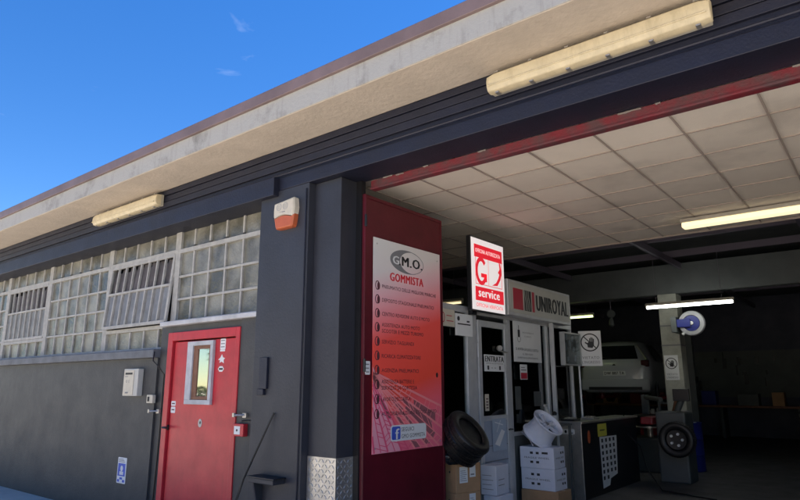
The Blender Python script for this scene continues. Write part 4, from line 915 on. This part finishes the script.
# rear window, lamps, plate, bumper
def quad(bm, pts): bm.faces.new([bm.verts.new(p) for p in pts])
bm = BM(); quad(bm, [(-.56, .055, .99), (.56, .055, .99), (.46, .33, 1.32), (-.46, .33, 1.32)]); part('rear_window', bm, 'dark_glass', car, local=True, solid=.02)
bm = BM(); [quad(bm, [(s * .868, .75, .97), (s * .868, 2.45, .96), (s * .66, 2.15, 1.36), (s * .66, .95, 1.38)]) for s in (-1, 1)]; part('side_window', bm, 'black_plastic', car, local=True, solid=.012)
for s in (-1, 1):
    bm = BM(); box(bm, min(s * .62, s * .80), max(s * .62, s * .80), .0, .14, .80, .96); part('tail_light', bm, 'tail_red', car, bevel=.02, local=True)
bm = BM(); box(bm, -.80, .80, -.06, .12, .24, .52); part('bumper', bm, 'car_white', car, bevel=.04, local=True); bm = BM(); box(bm, -.62, .62, -.075, -.05, .26, .33); part('bumper_insert', bm, 'black_plastic', car, local=True)
bm = BM(); box(bm, -.26, .26, -.045, .0, .60, .71); part('number_plate', bm, 'paper', car, local=True)
bm = BM(); T = WM[car] @ Matrix.Translation((-.23, -.046, .622)); f = Face((0, 0, 0), (1, 0, 0)); f.m = T @ Matrix(((1, 0, 0, 0), (0, 0, -1, 0), (0, 1, 0, 0), (0, 0, 0, 1))); f.text(bm, 'DW 887 TA', 0, 0, .07, .46, .04, .001); part('plate_lettering', bm, 'ink', car)
bm = BM(); lathe(bm, [(.04, 0), (.035, .012)], 20, Matrix.Translation((0, -.005, .84)) @ Matrix.Rotation(R(90), 4, 'X')); part('emblem', bm, 'black_plastic', car, local=True)
bm = BM(); tube(bm, [(.05, .07, 1.0), (-.25, .05, 1.04), (-.40, .07, 1.03)], .012, 6); part('wiper', bm, 'black_plastic', car, local=True)
bm = BM(); [tube(bm, [(s * .50, .40, 1.34), (s * .60, .26, 1.20), (s * .74, .11, .98)], .018, 6) for s in (-1, 1)]; part('window_trim', bm, 'steel', car, local=True, smooth=True)
for s in (-1, 1):
    for y in (.72, 3.15):
        T = Matrix.Translation((s * .76, y, .20)) @ Matrix.Rotation(R(90), 4, 'Y'); w_ = part('wheel', tyre_mesh(.30, .19, 32, T), 'rubber', car, local=True, smooth=True); bm = lathe(BM(), [(.185, s * .07), (.17, s * .085), (.05, s * .07), (.01, s * .07)], 24, T); part('rim', bm, 'silver_paint', w_, local=True, smooth=True)
    m_ = BM(); box(m_, min(s * .86, s * 1.02), max(s * .86, s * 1.02), 2.25, 2.40, .98, 1.12); part('wing_mirror', m_, 'car_white', car, local=True, bevel=.03)
lift = thing('car_lift', 'two post car lift holding up the pale hatchback', 'car lift', (-5.6, 16.9, 0), R(9))
for s in (-1, 1):
    bm = BM(); box(bm, s * 1.42 - .12, s * 1.42 + .12, -.15, .15, .012, 2.9); part('lift_post', bm, 'machine_grey', lift, bevel=.01, local=True)
    bm = BM(); tube(bm, [(s * 1.35, 0, 1.24), (s * .60, -1.0, 1.26)], .05, 8); tube(bm, [(s * 1.35, 0, 1.24), (s * .60, .9, 1.26)], .05, 8); [lathe(bm, [(.07, 1.27), (.07, 1.37)], 16, Matrix.Translation((s * .6, y, 0))) for y in (-1.0, .9)]; part('lift_arm', bm, 'machine_red', lift, local=True)

# ------------------------------------------------------------------ tyre machine and wheel
tm = thing('wheel_balancer', 'grey wheel balancer with a red tray in the dark workshop', 'wheel balancer', (-2.9, 10.9, 0))
part('cabinet', B(-3.30, -2.83, 10.95, 11.45, .012, 1.13), 'machine_grey', tm, bevel=.03); part('weight_tray', B(-3.52, -3.32, 10.85, 11.35, .92, 1.04), 'machine_red', tm, bevel=.02)
bm = BM(); tube(bm, [(-3.05, 11.3, 1.1), (-2.93, 11.3, 1.36)], .05, 10); part('arm_post', bm, 'machine_grey', tm, smooth=True); bm = BM(); box(bm, -3.06, -2.80, 11.2, 11.26, 1.30, 1.50); part('display', bm, 'black_plastic', tm, bevel=.01)
bm = BM(); tube(bm, [(-2.92, 10.96, .74), (-2.92, 10.62, .74)], .03, 12); part('shaft', bm, 'steel', tm, smooth=True)
wh = thing('mounted_wheel', 'dark wheel with bright studs on the balancer shaft', 'wheel', (-2.85, 10.6, .25)); T = Matrix.Translation((-2.90, 10.66, .72)) @ Matrix.Rotation(R(90), 4, 'X')
part('tyre_ring', tyre_mesh(.27, .18, 40, T), 'rubber', wh, smooth=True); part('rim_disc', lathe(BM(), [(.17, .03), (.15, .05), (.06, .04), (.01, .045)], 32, T), 'black_plastic', wh, smooth=True)
bm = BM(); [lathe(bm, [(.022, .03), (.020, .075)], 10, T @ Matrix.Rotation(R(72 * k), 4, 'Z') @ Matrix.Translation((.09, 0, 0))) for k in range(5)]; part('studs', bm, 'paper', wh)
bm = BM(); tube(bm, [(-3.7, 10.6, 1.07), (-3.7, 10.5, .86), (-3.4, 10.4, .60), (-3.3, 10.3, .3), (-3.0, 10.0, .03), (-2.2, 9.7, .025)], .012, 7); single('air_hose', bm, 'black_plastic', 'dark air hose trailing from the steel counter to the floor', 'hose', smooth=True)
# tyre rack against the back wall, right of the gateway's view
rk = thing('tyre_rack', 'steel rack at the back wall of the workshop', 'rack', (.3, 20.6, 0)); bm = BM()
for x in (-1.4, .3, 2.0): [box(bm, x, x + .06, y, y + .06, .012, 3.0) for y in (20.3, 20.9)]
for z in (.4, 1.3, 2.2): [box(bm, -1.4, 2.06, y, y + .05, z, z + .05) for y in (20.36, 20.86)]
part('rack_frame', bm, 'machine_grey', rk); cnt = 0
proto = None
for z in (.45, 1.35, 2.25):
    for k in range(12):
        x = -1.25 + k * .27
        if abs(x - .33) < .1: continue
        if proto is None: proto = part('tyre', tyre_mesh(.31, .20, 32, Matrix.Rotation(R(90), 4, 'Y')), 'rubber', None, smooth=True); o = proto
        else: o = proto.copy(); COL.objects.link(o)
        o.location = (x, 20.62, z + .28 + .0); 
        props(o, 'black tyre standing in the steel rack at the back wall', 'tyre', 'tyres in the steel rack')

# ------------------------------------------------------------------ across the yard, behind the viewer: seen only in the glass
def tree(x, y, h, label, seed):
    rnd = random.Random(seed); t = thing('tree', label, 'tree', (x, y, 0), group='trees across the yard'); bm = BM()
    tube(bm, [(x, y, 0), (x + .1, y, h * .3), (x, y + .1, h * .75)], .22, 10, r2=.07)
    cl = []
    for k in range(13):
        a = rnd.uniform(0, 6.28); r = rnd.uniform(.5, 1.6) * h / 8; z = h * rnd.uniform(.22, .92); c = Vector((x + r * math.cos(a), y + r * math.sin(a), z)); tube(bm, [(x, y, z - .9), tuple(c)], .07, 6, r2=.02); cl.append((c, rnd.uniform(.8, 1.3) * h / 8))
    part('trunk', bm, 'bark', t, smooth=True); bm = BM()
    for k in range(4200):
        c, r = rnd.choice(cl); d = Vector((rnd.gauss(0, 1), rnd.gauss(0, 1), rnd.gauss(0, .8))).normalized() * r * rnd.uniform(.45, 1.1); p = c + d; s = rnd.uniform(.09, .2)
        u = Vector((rnd.gauss(0, 1), rnd.gauss(0, 1), rnd.gauss(0, 1))).normalized(); v = u.orthogonal().normalized() * .5
        bm.faces.new([bm.verts.new(p + u * s), bm.verts.new(p + v * s), bm.verts.new(p - u * s), bm.verts.new(p - v * s)])
    part('crown', bm, 'foliage', t)
tree(-24, -12, 6.5, 'smallest leafy tree across the yard, nearest the house', 1); tree(-29.5, -13.5, 8.5, 'leafy tree across the yard behind the clipped hedge', 2); tree(-35, -12.5, 7, 'leafy tree beyond the left end of the hedge', 3); tree(-32, -16, 10, 'tall leafy tree behind the middle of the hedge', 11); tree(-26.5, -16, 9, 'leafy tree behind the right part of the hedge', 12); tree(-41, -14, 9.5, 'tallest leafy tree, farthest left across the yard', 4); tree(5.5, -16, 8, 'leafy tree across the yard to the right of the pale house', 5)
hg = thing('hedge', 'clipped green hedge along the far side of the yard', 'hedge', (-29, -10, 0)); bm = BM(); rnd = random.Random(9)
for k in range(7000):
    p = Vector((rnd.uniform(-38, -20), rnd.uniform(-10.6, -9.7), rnd.uniform(.05, 1.5))); u = Vector((rnd.gauss(0, 1), rnd.gauss(0, 1), rnd.gauss(0, 1))).normalized() * .10; v = u.orthogonal().normalized() * .06
    bm.faces.new([bm.verts.new(p + u), bm.verts.new(p + v), bm.verts.new(p - u), bm.verts.new(p - v)])
part('leaves', bm, 'foliage', hg)
hs = thing('house', 'pale house with a red tiled roof across the yard', 'house', (-3, -20, 0)); part('wall', B(-10, 3, -26, -19, 0, 5.5), 'opposite_wall', hs)
bm = BM(); prism(bm, [(-26.5, 5.5), (-18.5, 5.5), (-22.5, 7.6)], 14, Matrix(((0, 0, 1, -10.5), (1, 0, 0, 0), (0, 1, 0, 0), (0, 0, 0, 1)))); part('roof', bm, 'opposite_roof', hs)
for x in (-8.6, -5.6, -2.6, .4):
    for z in (1.0, 3.6): part('window', B(x, x + 1.1, -19.0, -18.96, z, z + 1.3), 'black_plastic', hs)

# ------------------------------------------------------------------ dim clutter deep in the workshop
rnd = random.Random(21)
def tyre_stack(x, y, n, where):
    for k in range(n):
        o = stack_tyre.copy(); COL.objects.link(o); o.location = (x + rnd.uniform(-.02, .02), y + rnd.uniform(-.02, .02), .105 + .205 * k)
        props(o, 'black tyre in the ' + where, 'tyre', 'tyres piled on the workshop floor')
stack_tyre = part('tyre', tyre_mesh(.31, .20, 36), 'rubber', None, smooth=True)
stack_tyre.location = (-4.75, 12.55, .105); props(stack_tyre, 'lone black tyre lying beside the tyre pile by the car lift', 'tyre', 'tyres piled on the workshop floor')
tyre_stack(-4.55, 11.75, 4, 'four high pile behind the steel counter'); tyre_stack(-1.2, 13.4, 5, 'five high pile right of the concrete column'); tyre_stack(-.45, 13.2, 3, 'three high pile at the right of the five high one')
tc = thing('tool_trolley', 'red tool trolley with drawers standing by the car lift', 'tool trolley', (-4.2, 14.3, 0), R(-12))
part('trolley_body', B(-.35, .35, -.25, .25, .12, .95), 'machine_red', tc, bevel=.01, local=True)
for k in range(5): part('drawer', B(-.32, .32, -.262, -.252, .16 + k * .155, .30 + k * .155), 'machine_red', tc, bevel=.004, local=True)
bm = BM(); [lathe(bm, [(.06, -.02), (.06, .02)], 16, Matrix.Translation((x, y, .06)) @ Matrix.Rotation(R(90), 4, 'X')) for x in (-.28, .28) for y in (-.2, .2)]; part('castor', bm, 'black_plastic', tc, local=True)
bm = BM(); [box(bm, x, x + rnd.uniform(.05, .14), y, y + .05, .952, .952 + rnd.uniform(.03, .12)) for x in (-.3, -.12, .08, .2) for y in (-.15, .08)]; part('tools', bm, 'grey_plastic', tc, local=True)
wb = thing('workbench', 'long cluttered workbench against the back wall of the workshop', 'workbench', (-5, 21, 0))
part('bench_top', B(-8.5, -2.2, 20.9, 21.7, .90, .96), 'brown_wood', wb); bm = BM(); [box(bm, x, x + .08, 21.0, 21.6, .012, .90) for x in (-8.4, -6.4, -4.4, -2.4)]; part('bench_legs', bm, 'machine_grey', wb)
part('pegboard', B(-8.5, -2.2, 21.76, 21.79, 1.2, 2.6), 'interior_grey', wb)
bm = BM()
for k in range(34):
    x = rnd.uniform(-8.3, -2.5); z = rnd.uniform(1.35, 2.4); box(bm, x, x + rnd.uniform(.03, .12), 21.71, 21.755, z, z + rnd.uniform(.08, .32))
part('hanging_tools', bm, 'black_plastic', wb)
for k, (x, w, h, m, lb) in enumerate(((-8.0, .5, .35, 'cardboard', 'brown'), (-7.1, .35, .5, 'machine_red', 'tall red'), (-6.2, .6, .28, 'white_card', 'low white'), (-4.9, .4, .42, 'hose_blue', 'dark blue'), (-3.9, .55, .33, 'machine_grey', 'grey'), (-3.0, .3, .38, 'cardboard', 'small brown'))):
    single('parts_box', B(x, x + w, 21.05, 21.45, .962, .962 + h), m, lb + ' parts box on the workbench at the back wall', 'box', 'parts boxes on the back workbench', bevel=.006)
cp = thing('air_compressor', 'blue air compressor standing at the right inside the workshop', 'compressor', (.6, 15, 0))
bm = lathe(BM(), [(.001, -.72), (.16, -.70), (.26, -.62), (.28, -.5), (.28, .5), (.26, .62), (.16, .70), (.001, .72)], 32, Matrix.Translation((.6, 15, .48)) @ Matrix.Rotation(R(90), 4, 'Y')); part('tank', bm, 'hose_blue', cp, smooth=True)
bm = BM(); box(bm, .2, 1.0, 14.85, 15.15, .76, .80); box(bm, .28, .55, 14.87, 15.13, .80, 1.12); lathe(bm, [(.22, 0), (.22, .05)], 28, Matrix.Translation((.85, 14.82, 1.02)) @ Matrix.Rotation(R(90), 4, 'X')); part('pump', bm, 'machine_grey', cp, bevel=.01)
bm = BM(); [box(bm, x, x + .05, 14.8, 15.2, .012, .24) for x in (.1, 1.05)]; part('feet', bm, 'black_plastic', cp)
cs = thing('hanging_pulley', 'dark pulley and cable hanging from the roof above the pale car', 'pulley', (-5.0, 14.0, 3.0)); bm = BM(); tube(bm, [(-5.0, 14.0, 4.05), (-5.0, 14.0, 3.25)], .008, 6); part('cable', bm, 'purlin', cs)
bm = BM(); lathe(bm, [(.09, -.02), (.07, 0), (.09, .02)], 20, Matrix.Translation((-5.0, 14.0, 3.16)) @ Matrix.Rotation(R(90), 4, 'X')); lathe(bm, [(.02, 2.86), (.06, 2.90), (.05, 3.0), (.02, 3.08)], 16, Matrix.Translation((-5.0, 14.0, 0))); part('pulley_block', bm, 'machine_grey', cs, smooth=True)

ty = thing('tyre_changer', 'dark tyre changing machine with a slanted arm below the pale car', 'tyre changer', (-3.75, 12.2, 0))
part('machine_base', B(-4.1, -3.5, 12.0, 12.6, .012, .62), 'machine_grey', ty, bevel=.03)
bm = lathe(BM(), [(.05, .62), (.05, .78), (.26, .79), (.26, .82), (.05, .83)], 32, Matrix.Translation((-3.8, 12.25, 0))); part('turntable', bm, 'steel', ty, smooth=True)
bm = BM(); box(bm, -4.02, -3.90, 12.55, 12.67, .3, 1.38); part('tower', bm, 'machine_grey', ty, bevel=.01)
bm = BM(); tube(bm, [(-3.96, 12.6, 1.33), (-3.55, 12.2, 1.30)], .045, 10); tube(bm, [(-3.60, 12.25, 1.30), (-3.60, 12.25, .95)], .028, 10); part('mounting_arm', bm, 'machine_grey', ty, smooth=True)
bm = BM(); tube(bm, [(-3.45, 12.0, .55), (-3.15, 11.9, 1.45)], .03, 8); part('press_arm', bm, 'brown_wood', ty, smooth=True)
T = Matrix.Translation((-3.8, 12.25, .92)); o = single('tyre', tyre_mesh(.30, .19, 36, T), 'rubber', 'black tyre lying on the turntable of the tyre changing machine', 'tyre', smooth=True)
for k, (x, y, m, lb) in enumerate(((-3.3, 12.75, 'hose_blue', 'dark blue oil drum behind the wheel balancer'), (-4.9, 13.2, 'machine_red', 'dark red oil drum beside the red tool trolley'))):
    t = thing('oil_drum', lb, 'drum', (x, y, .012), group='oil drums'); part('drum_body', lathe(BM(), [(.27, .012), (.285, .03), (.28, .05), (.28, .30), (.29, .31), (.28, .33), (.28, .58), (.29, .59), (.28, .61), (.28, .86), (.288, .88), (.27, .88), (.268, .865), (.02, .865)], 32, Matrix.Translation((x, y, 0))), m, t, smooth=True)
    part('bung', lathe(BM(), [(.03, .866), (.03, .885)], 12, Matrix.Translation((x + .17, y, 0))), 'steel', t)
